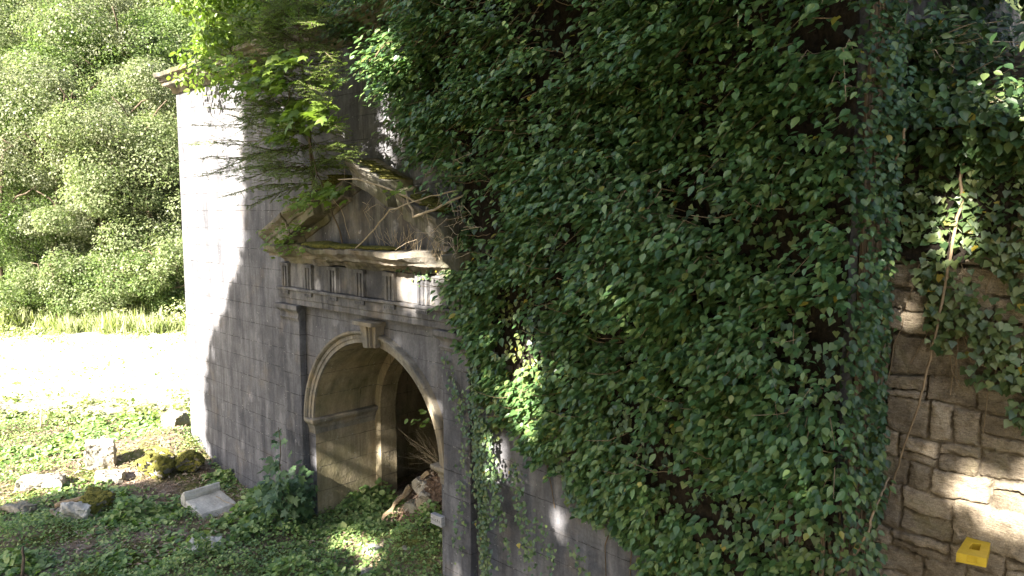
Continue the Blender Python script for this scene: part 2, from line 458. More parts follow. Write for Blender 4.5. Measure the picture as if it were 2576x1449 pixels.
def lining(mb, rx, rz, y0, y1, n=40):
    a = [(CX - rx, ZB)] + arc_pts(rx, rz, n) + [(CX + rx, ZB)]
    for (xa, za), (xb, zb) in zip(a[:-1], a[1:]):
        mb.add([(xa, y0, za), (xb, y0, zb), (xb, y1, zb), (xa, y1, za)], [(0, 1, 2, 3)])
def annulus(mb, r0, r1, y, n=40):
    a = [(CX - r0[0], ZB)] + arc_pts(*r0, n) + [(CX + r0[0], ZB)]
    b = [(CX - r1[0], ZB)] + arc_pts(*r1, n) + [(CX + r1[0], ZB)]
    for i in range(len(a) - 1):
        mb.add([(a[i][0], y, a[i][1]), (a[i + 1][0], y, a[i + 1][1]), (b[i + 1][0], y, b[i + 1][1]), (b[i][0], y, b[i][1])], [(0, 1, 2, 3)])
m = MB()
R0, R1, R2 = (RX, RZ), (RX - 0.13, RZ - 0.13), (RX + 0.35, RZ + 0.25)
lining(m, *R0, 0, 0.95); annulus(m, R0, R1, 0.95); lining(m, *R1, 0.95, 1.22); annulus(m, R1, R2, 1.22); lining(m, *R2, 1.22, 5.2)
m.add([(CX - 2, 5.2, ZB), (CX + 2, 5.2, ZB), (CX + 2, 5.2, 4), (CX - 2, 5.2, 4)], [(0, 1, 2, 3)])
recalc(mesh_obj('passage_vault', m.V, m.F, PASSAGE, gate))

def extrude(name, prof, A, B, n, mat, parent, jit=0.006, seed=1.0, bev=0.006, big=0.0, smooth_=False):
    """closed (out, up) profile carried from A to B in the facade's plane; out is -Y"""
    A, B = np.array(A, float), np.array(B, float)
    k = len(prof)
    V = np.array([[A[0] + (B[0] - A[0]) * i / n, A[1] - o, A[2] + (B[2] - A[2]) * i / n + u] for i in range(n + 1) for o, u in prof])
    if jit:
        outs = np.array([o for _ in range(n + 1) for o, u in prof])
        w = np.clip(outs / 0.05, 0, 1)
        q = V * 7 + seed
        d = np.stack([fbm(q + 3, 3), fbm(q + 31, 3), fbm(q + 77, 3)], -1) - 0.5
        V += d * w[:, None] * jit * 2
        if big:                                  # worn-away length of the edge
            lo = smooth(0.52, 0.72, fbm(np.stack([V[:, 0] * 1.9 + seed, np.full(len(V), seed), np.zeros(len(V))], -1), 2))
            V[:, 1] += np.maximum(outs - 0.1, 0) * lo * big
    F = [(i * k + j, i * k + (j + 1) % k, (i + 1) * k + (j + 1) % k, (i + 1) * k + j) for i in range(n) for j in range(k)]
    F += [tuple(range(k)), tuple(n * k + j for j in range(k))]
    o = recalc(mesh_obj(name, V, F, mat, parent, smooth_))
    if bev: bevel(o, bev, 1)
    return o

# pilasters with capitals, foot at the ground
for xa, xb in ((-9.10, -8.665), (-5.775, -5.36)):
    mb = MB(); mb.box((xa, YP, ZB), (xb, 0.0, 2.63))
    pil = bevel(mb.build('pilaster', GREY, gate), 0.01)
    cap = [(0, 2.63), (0.115, 2.63), (0.12, 2.655), (0.135, 2.67), (0.12, 2.685), (0.118, 2.73), (0.15, 2.765), (0.175, 2.785), (0.175, 2.845), (0, 2.845)]
    V, Fc = [], []
    k = len(cap)
    for x, sgn in ((xa, -1), (xb, 1)):
        for o, u in cap:
            V.append((x + sgn * max(0, o - 0.1), -o, u))
    Fc = [(j, (j + 1) % k, k + (j + 1) % k, k + j) for j in range(k)] + [tuple(range(k)), tuple(k + j for j in range(k))]
    bevel(recalc(mesh_obj('capital', V, Fc, GREY_PLAIN, pil)), 0.006, 1)

# entablature
XE0, XE1 = -9.12, -5.30
extrude('architrave', [(0, 2.85), (0.115, 2.85), (0.115, 2.925), (0.128, 2.928), (0.128, 3.035), (0.165, 3.04), (0.165, 3.075), (0, 3.075)], (XE0, 0, 0), (XE1, 0, 0), 60, GREY_PLAIN, gate, 0.006, 1.0)
extrude('frieze', [(0, 3.078), (0.105, 3.078), (0.105, 3.40), (0, 3.40)], (XE0 + 0.03, 0, 0), (XE1 - 0.03, 0, 0), 30, GREY_PLAIN, gate, 0.004, 2.0)
for i in range(7):
    xc = -8.93 + 0.575 * i
    tm = MB()
    for j in range(3):
        xj = xc + (j - 1) * 0.066
        tm.add([(xj - 0.030, -0.105, 3.082), (xj - 0.018, -0.140, 3.082), (xj + 0.018, -0.140, 3.082), (xj + 0.030, -0.105, 3.082),
                (xj - 0.030, -0.105, 3.385), (xj - 0.018, -0.140, 3.385), (xj + 0.018, -0.140, 3.385), (xj + 0.030, -0.105, 3.385)],
               [(0, 1, 5, 4), (1, 2, 6, 5), (2, 3, 7, 6), (0, 3, 2, 1), (4, 5, 6, 7)])
    tm.box((xc - 0.1, -0.15, 3.352), (xc + 0.1, -0.10, 3.392))
    tr = tm.build('triglyph', GREY_PLAIN, gate)
    gm = MB()
    gm.box((xc - 0.10, -0.152, 3.018), (xc + 0.10, -0.127, 3.036))
    for j in range(6):
        xj = xc - 0.085 + 0.034 * j
        gm.add([(xj - 0.009, -0.148, 3.018), (xj + 0.009, -0.148, 3.018), (xj + 0.009, -0.13, 3.018), (xj - 0.009, -0.13, 3.018),
                (xj - 0.013, -0.155, 2.985), (xj + 0.013, -0.155, 2.985), (xj + 0.013, -0.129, 2.985), (xj - 0.013, -0.129, 2.985)],
               [(0, 1, 5, 4), (1, 2, 6, 5), (2, 3, 7, 6), (3, 0, 4, 7), (4, 5, 6, 7)])
    gm.build('guttae', GREY_PLAIN, tr)

WORN = stone_mat('worn_cornice_stone', (0.27, 0.245, 0.21), (0.075, 0.068, 0.06), joints=False, streak=0.6, tan=(0.27, 0.20, 0.12), tan_amt=0.4, green=0.4)
corn = extrude('cornice', [(0, 3.40), (0.125, 3.40), (0.13, 3.43), (0.16, 3.455), (0.17, 3.485), (0.33, 3.50), (0.335, 3.535), (0.37, 3.55), (0.42, 3.585), (0.43, 3.635), (0.2, 3.66), (0, 3.67)],
               (-8.97, 0, 0), (-5.36, 0, 0), 150, WORN, gate, 0.034, 4.0, 0.004, 0.75)
# pediment: tympanum and raking cornices in separate blocks
AP = (-7.0, 4.47)
SL = (AP[1] - 3.64) / (AP[0] + 9.02)
def zr(x): return AP[1] - abs(x - AP[0]) * SL
tm = MB()
ty = [(-8.85, 3.655), (-5.4, 3.655), (AP[0], AP[1] - 0.02)]
tm.add([(x, -0.10, z) for x, z in ty] + [(x, 0.0, z) for x, z in ty], [(0, 1, 2), (5, 4, 3), (0, 2, 5, 3), (1, 4, 5, 2), (0, 3, 4, 1)])
tm.build('tympanum', GREY_PLAIN, gate)
rake = [(0, -0.19), (0.12, -0.19), (0.14, -0.12), (0.34, -0.11), (0.345, 0.0), (0.365, 0.008), (0.38, 0.05), (0.44, 0.11), (0.45, 0.16), (0, 0.18)]
rake_worn = [(0, -0.13), (0.12, -0.13), (0.14, -0.09), (0.22, -0.08), (0.25, 0.0), (0.24, 0.07), (0.20, 0.13), (0, 0.165)]
for xa, xb, pr, jt, dz in ((-9.02, -8.42, rake, 0.016, 0.0), (-8.405, -7.83, rake, 0.016, 0.015), (-7.82, -7.36, rake_worn, 0.024, -0.005), (-7.35, -7.01, [(o * 0.55, u * 0.9) for o, u in rake_worn], 0.02, -0.01),
                          (-6.995, -6.35, rake, 0.012, 0.02), (-6.33, -6.12, rake_worn, 0.024, -0.02), (-6.1, -5.45, rake, 0.014, 0.0)):
    extrude('raking_cornice', pr, (xa, 0, zr(xa) + dz), (xb, 0, zr(xb) + dz), 24, WORN, gate, jt, 7 + xa, 0.004)

# archivolt, keystone, imposts
prof = [(0.0, 0.0), (0.0, 0.03), (0.048, 0.032), (0.052, 0.045), (0.098, 0.047), (0.102, 0.062), (0.118, 0.085), (0.142, 0.088), (0.152, 0.07), (0.155, 0.0)]
def ringpart(mb, t0, t1, n):
    k = len(prof); V = []
    for i in range(n + 1):
        t = t0 + (t1 - t0) * i / n
        for o, y in prof:
            V.append((CX - (RX + o) * math.cos(t), -y, ZS + (RZ + o) * math.sin(t)))
    mb.add(V, [(i * k + j, i * k + (j + 1) % k, (i + 1) * k + (j + 1) % k, (i + 1) * k + j) for i in range(n) for j in range(k)] + [tuple(range(k)), tuple(n * k + j for j in range(k))])
m = MB()
cuts = [0.0, 0.34, 0.72, 1.06, 1.36, math.pi / 2, 1.80, 2.12, 2.46, 2.80, math.pi]
for a, b in zip(cuts[:-1], cuts[1:]): ringpart(m, a + 0.002, b - 0.002, 9)
ARCHI = stone_mat('moulded_arch_stone', (0.28, 0.26, 0.22), (0.12, 0.112, 0.10), joints=False, streak=0.4, tan=(0.36, 0.28, 0.17), tan_amt=0.5, tan_lo=0.5)
m.build('archivolt', ARCHI, gate)
km = MB(); KX = CX + 0.13
kz0, kz1 = 2.49, 2.80
for j, (a, b, d) in enumerate(((-1.0, -0.55, 0.13), (-0.55, -0.38, 0.165), (-0.38, 0.38, 0.19), (0.38, 0.55, 0.165), (0.55, 1.0, 0.13))):
    w0, w1 = 0.115, 0.165
    km.add([(KX + a * w0, -d + 0.03, kz0), (KX + b * w0, -d + 0.03, kz0), (KX + b * w0, 0.05, kz0), (KX + a * w0, 0.05, kz0),
            (KX + a * w1, -d, kz1 - 0.05), (KX + b * w1, -d, kz1 - 0.05), (KX + b * w1, 0.05, kz1 - 0.05), (KX + a * w1, 0.05, kz1 - 0.05)],
           [(0, 3, 2, 1), (4, 5, 6, 7), (0, 1, 5, 4), (1, 2, 6, 5), (2, 3, 7, 6), (3, 0, 4, 7)])
km.box((KX - 0.19, -0.21, kz1 - 0.048), (KX + 0.19, 0.02, kz1))
bevel(km.build('keystone', ARCHI, gate), 0.006)
imp = [(0, 1.13), (0.012, 1.13), (0.014, 1.20), (0.028, 1.205), (0.03, 1.245), (0.05, 1.265), (0.085, 1.30), (0.09, 1.345), (0, 1.352)]
for s in (-1, 1):
    xj = CX + s * RX
    V, k = [], len(imp)
    for (bx, by, dx, dy) in ((xj + s * 0.145, 0, 0, -1), (xj, 0, -s, -1), (xj, 0.948, -s, 0)):
        for o, u in imp: V.append((bx + dx * o, by + dy * o, u))
    Fc = [(i * k + j, i * k + (j + 1) % k, (i + 1) * k + (j + 1) % k, (i + 1) * k + j) for i in range(2) for j in range(k)] + [tuple(range(k)), tuple(2 * k + j for j in range(k))]
    bevel(recalc(mesh_obj('impost', V, Fc, ARCHI, gate)), 0.005, 1)

# roof cornice along the wall head
rc = [(0, -0.09), (0.035, -0.09), (0.045, -0.03), (0.08, 0.0), (0.20, 0.012), (0.205, 0.065), (0.24, 0.075), (0.25, 0.11), (0.32, 0.13), (0.335, 0.19), (0.2, 0.215), (0, 0.23)]
for xa, xb in ((-12.63, -11.9), (-11.89, -10.6), (-10.59, -9.3), (-9.29, -8.05), (-8.04, -6.7), (-6.69, -5.2), (-5.19, -3.6), (-3.59, -1.72)):
    extrude('roof_cornice', rc, (xa, 0, 6.08), (xb, 0, 6.08), 30, WORN, gate, 0.012, 20 + xa, 0.005)

# moss cushions on the ledges
def moss_lump(name, pts, parent, seed):
    mb_V, mb_F = [], []
    for i, (x, y, z, rx, ry, rz) in enumerate(pts):
        bm = bmesh.new(); bmesh.ops.create_icosphere(bm, subdivisions=3, radius=1)
        P = np.array([v.co[:] for v in bm.verts]) * (rx, ry, rz) + (x, y, z)
        P += (unit(P - (x, y, z)) * ((fbm(P * 9 + seed, 3) - 0.5) * 0.9 * min(rx, ry, rz * 2))[:, None])
        b = len(mb_V); mb_V += list(P); mb_F += [tuple(v.index + b for v in f.verts) for f in bm.faces]
        bm.free()
    return mesh_obj(name, mb_V, mb_F, MOSS, parent, True)
moss_lump('moss', [(-7.75, -0.27, 3.66, 0.42, 0.15, 0.05), (-7.2, -0.28, 3.66, 0.3, 0.14, 0.04), (-6.6, -0.26, 3.665, 0.35, 0.12, 0.03)], gate, 3.0)
for xa, xb, dz in ((-6.95, -6.4, 0.0), (-8.9, -8.5, 0), (-7.8, -7.4, 0.0), (-6.0, -5.6, 0)):
    L = (xb - xa) / 2; xm = (xa + xb) / 2
    o = moss_lump('moss', [(xm + t * L, -0.2, zr(xm + t * L) + 0.172, 0.18 * abs(L) + 0.03, 0.17 + 0.03 * math.sin(9 * t), 0.022) for t in np.linspace(-0.9, 0.9, 9)], gate, xa)

# ------------------------------------------------------------------ rubble wall to the right
YR, ZRW = 0.62, 4.62
def masonry(x0, x1, z0, z1, step, seed):
    r = np.random.default_rng(seed)
    nxx, nzz = int((x1 - x0) / step) + 1, int((z1 - z0) / step) + 1
    X, Z = np.meshgrid(np.linspace(x0, x1, nxx), np.linspace(z0, z1, nzz))
    wx = X + 0.012 * (n2(X, Z, 0.02, 33) - 0.5) + 0.05 * (n2(X, Z, 0.16, 31) - 0.5) + 0.018 * (n2(X, Z, 0.04, 37) - 0.5)
    wz = Z + 0.014 * (n2(X, Z, 0.022, 43) - 0.5) + 0.09 * (n2(X, Z, 0.22, 41) - 0.5) + 0.018 * (n2(X, Z, 0.05, 47) - 0.5)
    zz = [z0]
    while zz[-1] < z1 + 0.3: zz.append(zz[-1] + r.choice([0.14, 0.17, 0.20, 0.24, 0.31]) )
    zz = np.array(zz)
    row = np.clip(np.searchsorted(zz, wz) - 1, 0, len(zz) - 2)
    dist = np.full(X.shape, 9.0); bid = np.zeros(X.shape); tone = np.zeros(X.shape)
    for j in range(len(zz) - 1):
        mk = row == j
        if not mk.any(): continue
        xs = [x0 - r.random() * 0.4]
        while xs[-1] < x1 + 0.5: xs.append(xs[-1] + r.choice([0.16, 0.26, 0.36, 0.44, 0.52]) * (0.8 + 0.3 * r.random()))
        xs = np.array(xs)
        c = np.clip(np.searchsorted(xs, wx[mk]) - 1, 0, len(xs) - 2)
        dx = np.minimum(wx[mk] - xs[c], xs[c + 1] - wx[mk])
        hgt_ = zz[j + 1] - zz[j]
        spl = np.where(r.random(len(xs)) < 0.4, r.uniform(0.3, 0.7, len(xs)), -1.0)[c] * hgt_
        wl = wz[mk] - zz[j] + 0.02 * (r.random(len(xs))[c] - 0.5)
        lowp = wl < spl
        d_lo = np.where(spl > 0, np.where(lowp, np.minimum(wl, spl - wl), np.minimum(wl - spl, hgt_ - wl)), np.minimum(wl, hgt_ - wl))
        dz = d_lo
        c2 = np.where(lowp, c, 0)
        dist[mk] = np.minimum(dx, dz) - 0.016 * (n2(X[mk], Z[mk], 0.15, 55) - 0.25)
        tone[mk] = np.where(lowp, r.random(len(xs))[c], r.random(len(xs))[c])
    edge = smooth(-0.001, 0.008, dist + 0.010 * (n2(X, Z, 0.025, 57) - 0.5))
    rnd = smooth(0.0, 0.03, dist)
    wide = smooth(0.45, 0.6, n2(X, Z, 0.5, 61))          # open joints here, mortared there
    off = edge * (0.018 + 0.022 * wide) + rnd * 0.006 + tone * 0.026 * edge + 0.035 * (n2(X, Z, 0.14, 71) - 0.5) * edge + 0.022 * (n2(X, Z, 0.05, 73, 5) - 0.5)
    V = np.stack([X, YR - off, Z], -1).reshape(-1, 3)
    ii = np.arange(nxx * nzz).reshape(nzz, nxx)
    Fq = np.stack([ii[:-1, :-1], ii[:-1, 1:], ii[1:, 1:], ii[1:, :-1]], -1).reshape(-1, 4)
    return V, Fq, (edge * 0.75 + 0.25 * (1 - wide)).reshape(-1), tone.reshape(-1)
def masonry_mat():
    m, t, p, out = new_mat('rubble_masonry'); g = NG(t)
    P = g.pos()
    a = g.n('ShaderNodeAttribute', attribute_name='stone')
    ed = g.n('ShaderNodeSeparateColor'); g.l(a.outputs['Color'], ed.inputs[0])
    c = g.ramp(g.noise(P, 6, 7, 0.65), [(0.3, (0.19, 0.155, 0.115)), (0.5, (0.34, 0.28, 0.205)), (0.68, (0.48, 0.41, 0.32))])
    c = g.mix(0.85, c, g.ramp(ed.outputs[1], [(0.0, 0.6), (1.0, 1.25)]), 'MULTIPLY')
    c = g.mix(0.6, c, g.ramp(g.noise(P, 140, 3, 0.7), [(0.35, 0.55), (0.62, 1.25)]), 'MULTIPLY')
    c = g.mix(0.6, c, g.ramp(g.noise(P, 55, 5, 0.7, (0.5, 1, 1.6)), [(0.32, 0.55), (0.66, 1.3)]), 'MULTIPLY')
    c = g.mix(g.ramp(g.noise(P, 3.0, 5, 0.65), [(0.52, 0.0), (0.68, 0.55)]), c, (0.17, 0.15, 0.05))
    mc = g.ramp(g.noise(P, 5, 3), [(0.42, (0.30, 0.26, 0.205)), (0.58, (0.09, 0.075, 0.06))])
    c = g.mix(g.ramp(ed.outputs[0], [(0.15, 1.0), (0.6, 0.0)]), c, mc)
    g.l(c, p.inputs['Base Color'])
    h = g.math('ADD', g.noise(P, 60, 6, 0.7, (0.5, 1, 1.4)), g.noise(P, 18, 4))
    g.l(g.bump(h, 1.0, 0.025), p.inputs['Normal'])
    p.inputs['Roughness'].default_value = 0.95; p.inputs['Specular IOR Level'].default_value = 0.15
    return m
V, Fq, ed, tn = masonry(-1.9, 0.2, 1.1, ZRW, 0.006, 5)
rw = mesh_obj('masonry_wall', V, Fq, masonry_mat(), None, True)
ca = rw.data.color_attributes.new('stone', 'FLOAT_COLOR', 'POINT')
ca.data.foreach_set('color', np.stack([ed, tn, tn * 0, tn * 0 + 1], -1).astype(np.float32).ravel())
tag(rw, 'rough brown stone block wall at right with open joints, partly ivy covered', 'wall')
mb = MB(); mb.box((-1.7, YR + 0.05, -0.5), (5, 6.5, ZRW - 0.03)); mb.box((0.2, YR + 0.002, -0.5), (5, YR + 0.048, ZRW - 0.03))
mb.box((-1.7, YR + 0.002, -0.5), (0.2, YR + 0.048, 1.1))
mb.build('wall_core', SOIL, rw)

# earth bank on top of the rubble wall
bx, by = np.meshgrid(np.linspace(-1.71, 5, 60), np.linspace(YR - 0.22, 9, 60))
bz = ZRW - 0.02 + 0.32 * np.maximum(by - YR, 0) + 0.35 * (n2(bx, by, 0.7, 83) - 0.4) * smooth(YR - 0.25, YR + 0.4, by)
ii = np.arange(3600).reshape(60, 60)
bank = mesh_obj('earth_bank', np.stack([bx, by, bz], -1).reshape(-1, 3), np.stack([ii[:-1, :-1], ii[:-1, 1:], ii[1:, 1:], ii[1:, :-1]], -1).reshape(-1, 4), SOIL, None, True)
tag(bank, 'dark earth bank above the rough masonry wall', 'bank', kind='structure')

# ------------------------------------------------------------------ ivy on the facade
def wallpt(px, py, Y=-0.15):
    p = hit(px, py, 1, Y); return (p[0], p[2])
edge_px = [(860, 60), (905, 130), (980, 190), (1015, 290), (1055, 340), (1085, 410), (1095, 470), (1090, 560), (1150, 610), (1160, 650), (1118, 690), (1120, 830), (1195, 910), (1212, 1040), (1215, 1110), (1245, 1090), (1325, 1150), (1385, 1230), (1450, 1320), (1580, 1370), (1610, 1500)]
IVY_POLY = [wallpt(*q) for q in edge_px]
zlow = IVY_POLY[-1][1]
IVY_POLY += [(X1 + 0.02, zlow - 0.35), (X1 + 0.05, 7.6), (IVY_POLY[0][0] - 0.15, 7.6)]
xsL = lambda z: -6.3
def ivy_bulge(x, z):
    b = 0.10 + 0.30 * smooth(0.35, 0.7, n2(x, z, 1.1, 12)) + 0.20 * (n2(x, z, 0.33, 19) - 0.4)
    b = b + 0.13 * np.maximum(z - 4.6, 0)
    low = smooth(1.7, 3.5, z + 0.35 * (x + 4.2))
    b = b * (0.22 + 0.78 * low)
    # thin near the free edge
    e = inpoly(x - 0.45, z + 0.0, IVY_POLY) & inpoly(x - 0.2, z - 0.3, IVY_POLY)
    b = np.where(e, b, b * 0.45)
    return np.maximum(b, 0.03)
def edge_ok(x, z, amp=0.22):
    jx = (n2(x, z, 0.25, 23) - 0.5) * amp * 2; jz = (n2(x, z, 0.25, 29) - 0.5) * amp * 2
    return inpoly(np.minimum(x + jx, X1), z + jz, IVY_POLY)

def ivy_shoots(nshoot, rng, xr, zr_, keep):
    """adult shoots: arching stems that carry drooping leaves, crowded towards the tip"""
    x = rng.uniform(*xr, nshoot * 4); z = rng.uniform(*zr_, nshoot * 4)
    dens = n2(x, z, 0.38, 44)
    ok = keep(x, z) & (rng.random(len(x)) < smooth(0.43, 0.57, dens) * 0.96 + 0.04)
    x, z = x[ok][:nshoot], z[ok][:nshoot]
    b = ivy_bulge(x, z)
    P, N, T, S, stems = [], [], [], [], []
    for i in range(len(x)):
        L = rng.uniform(0.16, 0.46) * (0.45 + 0.55 * float(smooth(1.7, 3.4, z[i] + 0.35 * (x[i] + 4.2)))) * (0.5 + min(b[i], 0.5) * 1.7)
        base = np.array([x[i], -b[i] * 0.55, z[i]])
        d = unit(np.array([rng.normal(-0.35, 0.5), -1.0, rng.normal(0.15, 0.3)]))
        k = int(rng.integers(8, 14) + L * 26)
        tt = 1 - rng.random(k) ** 1.7
        droop = rng.uniform(0.2, 0.7)
        c = base + d * (L * tt)[:, None]
        c[:, 2] -= droop * L * tt ** 2
        spread = 0.018 + 0.05 * tt * min(1, L / 0.3)
        P.append(c + rng.normal(0, 1, (k, 3)) * spread[:, None] * [1, 1, 0.5])
        N.append(np.array([0.05, -0.62, 0.95]) + rng.normal(0, 0.28, (k, 3)))
        T.append(d * 0.6 + np.array([-0.1, -0.25, -0.7]) + rng.normal(0, 0.38, (k, 3)))
        S.append(rng.uniform(0.042, 0.080, k) * (1.12 if rng.random() < 0.25 else 0.95))
        if i % 3 == 0: stems.append((base - d * 0.1, base + d * L * 0.5, c[np.argmax(tt)], i))
    return np.concatenate(P), np.concatenate(N), np.concatenate(T), np.concatenate(S), stems

ivy = empty('ivy', (-3.5, -0.1, 0), 'dense dark green ivy blanketing the right half of the grey facade', 'ivy')
rng = np.random.default_rng(21)
P, N, T, S, stems = ivy_shoots(4400, rng, (-8.6, X1), (0.6, 7.6), lambda x, z: edge_ok(x, z))
# flat wall-hugging layer of lobed leaves
nf = 80000
x = rng.uniform(-8.6, X1 + 0.03, nf); z = rng.uniform(0.5, 7.6, nf)
lowz = smooth(3.4, 1.8, z)
ok = edge_ok(x, z, 0.3) & (rng.random(nf) < (0.20 + 0.5 * smooth(0.40, 0.58, n2(x, z, 0.34, 51))) * (0.55 + 0.45 * lowz))
x, z = x[ok], z[ok]
b = ivy_bulge(x, z)
n = len(x)
dpt = np.where(rng.random(n) < 0.35, 0.03, b * rng.uniform(0.5, 1.05, n)) + 0.03 * (z > 2.2) + rng.uniform(0, 0.03, n)
left_ = (x + 0.9 * (n2(x, z, 0.5, 57) - 0.5) < -4.4) & (z < 3.3)       # paler, smaller young leaves beside the arch
P2 = np.stack([x, -dpt, z], -1)
N2 = np.array([0, -0.9, 0.45]) + rng.normal(0, 0.33, (n, 3))
T2 = np.array([-0.1, -0.25, -1.0]) + rng.normal(0, 0.42, (n, 3))
# wispy trailers below the mass and on the right pilaster
tr_px = [((1175, 1000), (1150, 1400), 0.9), ((1203, 1050), (1222, 1449), 4.5), ((1225, 1080), (1250, 1300), 2.5), ((1290, 1160), (1330, 1420), 2.0), ((1262, 1190), (1230, 1330), 0.8), ((1240, 1200), (1285, 1420), 0.7), ((1330, 1280), (1345, 1449), 0.8),
         ((1192, 930), (1208, 1250), 4.5), ((1125, 900), (1165, 1080), 1.4), ((1440, 1370), (1470, 1449), 1.5), ((1355, 1300), (1400, 1449), 1.0), ((1060, 670), (990, 665), 1.6), ((1090, 690), (1040, 690), 1.6)]
P3, T3 = [], []
for (a, b_, dn) in tr_px:
    pa, pb = hit(*a, 1, -0.14), hit(*b_, 1, -0.14)
    k = int(np.linalg.norm(pb - pa) * 80 * dn)
    t = rng.random(k)[:, None]
    q = pa + (pb - pa) * t + rng.normal(0, 0.045, (k, 3)) * [1, 0.2, 1]
    P3.append(q)
P3 = np.concatenate(P3); n3 = len(P3)
N3 = np.array([0, -1.0, 0.35]) + rng.normal(0, 0.3, (n3, 3)); T3 = np.array([0, -0.2, -1.0]) + rng.normal(0, 0.6, (n3, 3))
# leaves wrapping the right-hand corner
nc = 7000
zc = rng.uniform(1.2, 7.2, nc); yc = rng.uniform(-0.3, YR - 0.02, nc)
ok = rng.random(nc) < (0.35 + 0.65 * smooth(0.4, 0.6, n2(yc, zc, 0.3, 66))) * (0.3 + 0.7 * smooth(1.4, 2.6, zc)); zc, yc = zc[ok], yc[ok]; n4 = len(zc)
P4 = np.stack([X1 + rng.uniform(0.0, 0.04, n4) + (0.04 + 0.24 * n2(yc, zc, 0.3, 67)) * rng.random(n4) * smooth(0.55, 0.15, yc), yc, zc], -1)
N4 = np.array([0.35, -0.6, 0.8]) + rng.normal(0, 0.35, (n4, 3)); T4 = np.array([0.2, -0.2, -1]) + rng.normal(0, 0.4, (n4, 3))
cm_ = MB()
for k in range(70):
    yk = rng.uniform(0.0, 0.55); cm_.tube(wiggle((X1 + 0.015, yk, rng.uniform(0.3, 4.0)), (X1 + 0.02, yk + rng.uniform(-0.1, 0.1), rng.uniform(4.0, 6.5)), 9, 0.008, 1200 + k), 0.012, 5)
leaves('shoot_foliage', IVY_S, [(T_OVATE, P, N, T, S, rng.uniform(0.65, 1.1, len(P)))], ivy)
sz2 = rng.uniform(0.034, 0.072, n)
leaves('young_foliage', IVY_Y, [(T_IVY, P2[left_], N2[left_], T2[left_], sz2[left_] * 0.78)], ivy)
P2, N2, T2, sz2 = P2[~left_], N2[~left_], T2[~left_], sz2[~left_]
leaves('foliage', IVY_M, [(T_IVY, P2, N2, T2, sz2), (T_IVY, P3, N3, T3, rng.uniform(0.024, 0.05, n3)), (T_OVATE, P4, N4, T4, rng.uniform(0.035, 0.062, n4))], ivy)
sm = MB()
for a, b_, c, i in stems:
    sm.tube([a, b_, c], [0.004, 0.003, 0.0015], 4)
rs = np.random.default_rng(5)
for k in range(110):                            # longer pale shoots that show between the leaves
    x_, z_ = rs.uniform(-6.6, -1.9), rs.uniform(2.0, 6.2)
    if not edge_ok(np.array([x_]), np.array([z_]))[0]: continue
    bb = float(ivy_bulge(np.array([x_]), np.array([z_]))[0])
    p0 = np.array([x_, -bb * 0.6, z_]); L = rs.uniform(0.25, 0.5)
    p1 = p0 + np.array([-0.45 * L, -0.85 * L, rs.uniform(-0.2, 0.25) * L])
    sm.tube(wiggle(p0, p1, 7, 0.008, k, 0.05 * L * 2), np.linspace(0.0045, 0.002, 7), 4)
sm.build('stems', VINE, ivy)
tm = MB()
for k in range(26):
    x_ = rs.uniform(X1 - 0.45, X1 - 0.02); z0 = rs.uniform(0.5, 1.5)
    tm.tube(wiggle((x_, -0.05 - rs.uniform(0, 0.05), 0.3), (x_ + rs.uniform(-0.12, 0.12), -0.05, rs.uniform(1.9, 3.1)), 12, 0.012, 100 + k), np.linspace(rs.uniform(0.012, 0.035), 0.008, 12), 6)
tm.build('trunk', ROOT, ivy)
cm_.build('climbing_roots', ROOT, ivy)
bk = MB()
for k in range(150):                            # brown climbing roots behind the leaves
    x_, z_ = rs.uniform(-7.5, -1.8), rs.uniform(1.2, 6.2)
    if not edge_ok(np.array([x_ - 0.15]), np.array([z_]))[0]: continue
    bk.tube(wiggle((x_, -0.02, z_ - 0.6), (x_ + rs.uniform(-0.3, 0.3), -0.03, z_ + 0.7), 8, 0.02, 300 + k), 0.006, 4)
bk.build('climbing_roots', ROOT, ivy)

# near-black sheet behind the ivy, its colour standing in for shade between leaves
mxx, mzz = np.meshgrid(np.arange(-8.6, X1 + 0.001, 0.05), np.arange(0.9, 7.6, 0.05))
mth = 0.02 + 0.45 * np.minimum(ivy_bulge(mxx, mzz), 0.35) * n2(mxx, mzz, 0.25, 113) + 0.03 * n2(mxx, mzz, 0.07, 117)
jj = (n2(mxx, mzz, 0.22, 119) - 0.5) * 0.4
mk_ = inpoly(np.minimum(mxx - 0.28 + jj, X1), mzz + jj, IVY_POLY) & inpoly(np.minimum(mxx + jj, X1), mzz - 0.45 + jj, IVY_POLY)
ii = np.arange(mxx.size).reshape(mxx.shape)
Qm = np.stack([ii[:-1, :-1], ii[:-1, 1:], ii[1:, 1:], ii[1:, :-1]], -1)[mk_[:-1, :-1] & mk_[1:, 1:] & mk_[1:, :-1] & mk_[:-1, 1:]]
SHADE_M = simple_mat('shade_sheet', (0.006, 0.005, 0.004), (0.028, 0.022, 0.015), 22, stretch=(1, 1, 0.7), bumpd=0.05, rough=1.0)
mm = mesh_obj('shade_sheet', np.stack([mxx, -mth, mzz], -1).reshape(-1, 3), Qm, SHADE_M, ivy)
sdm = mm.modifiers.new('thickness', 'SOLIDIFY'); sdm.thickness = 0.015; sdm.offset = 0

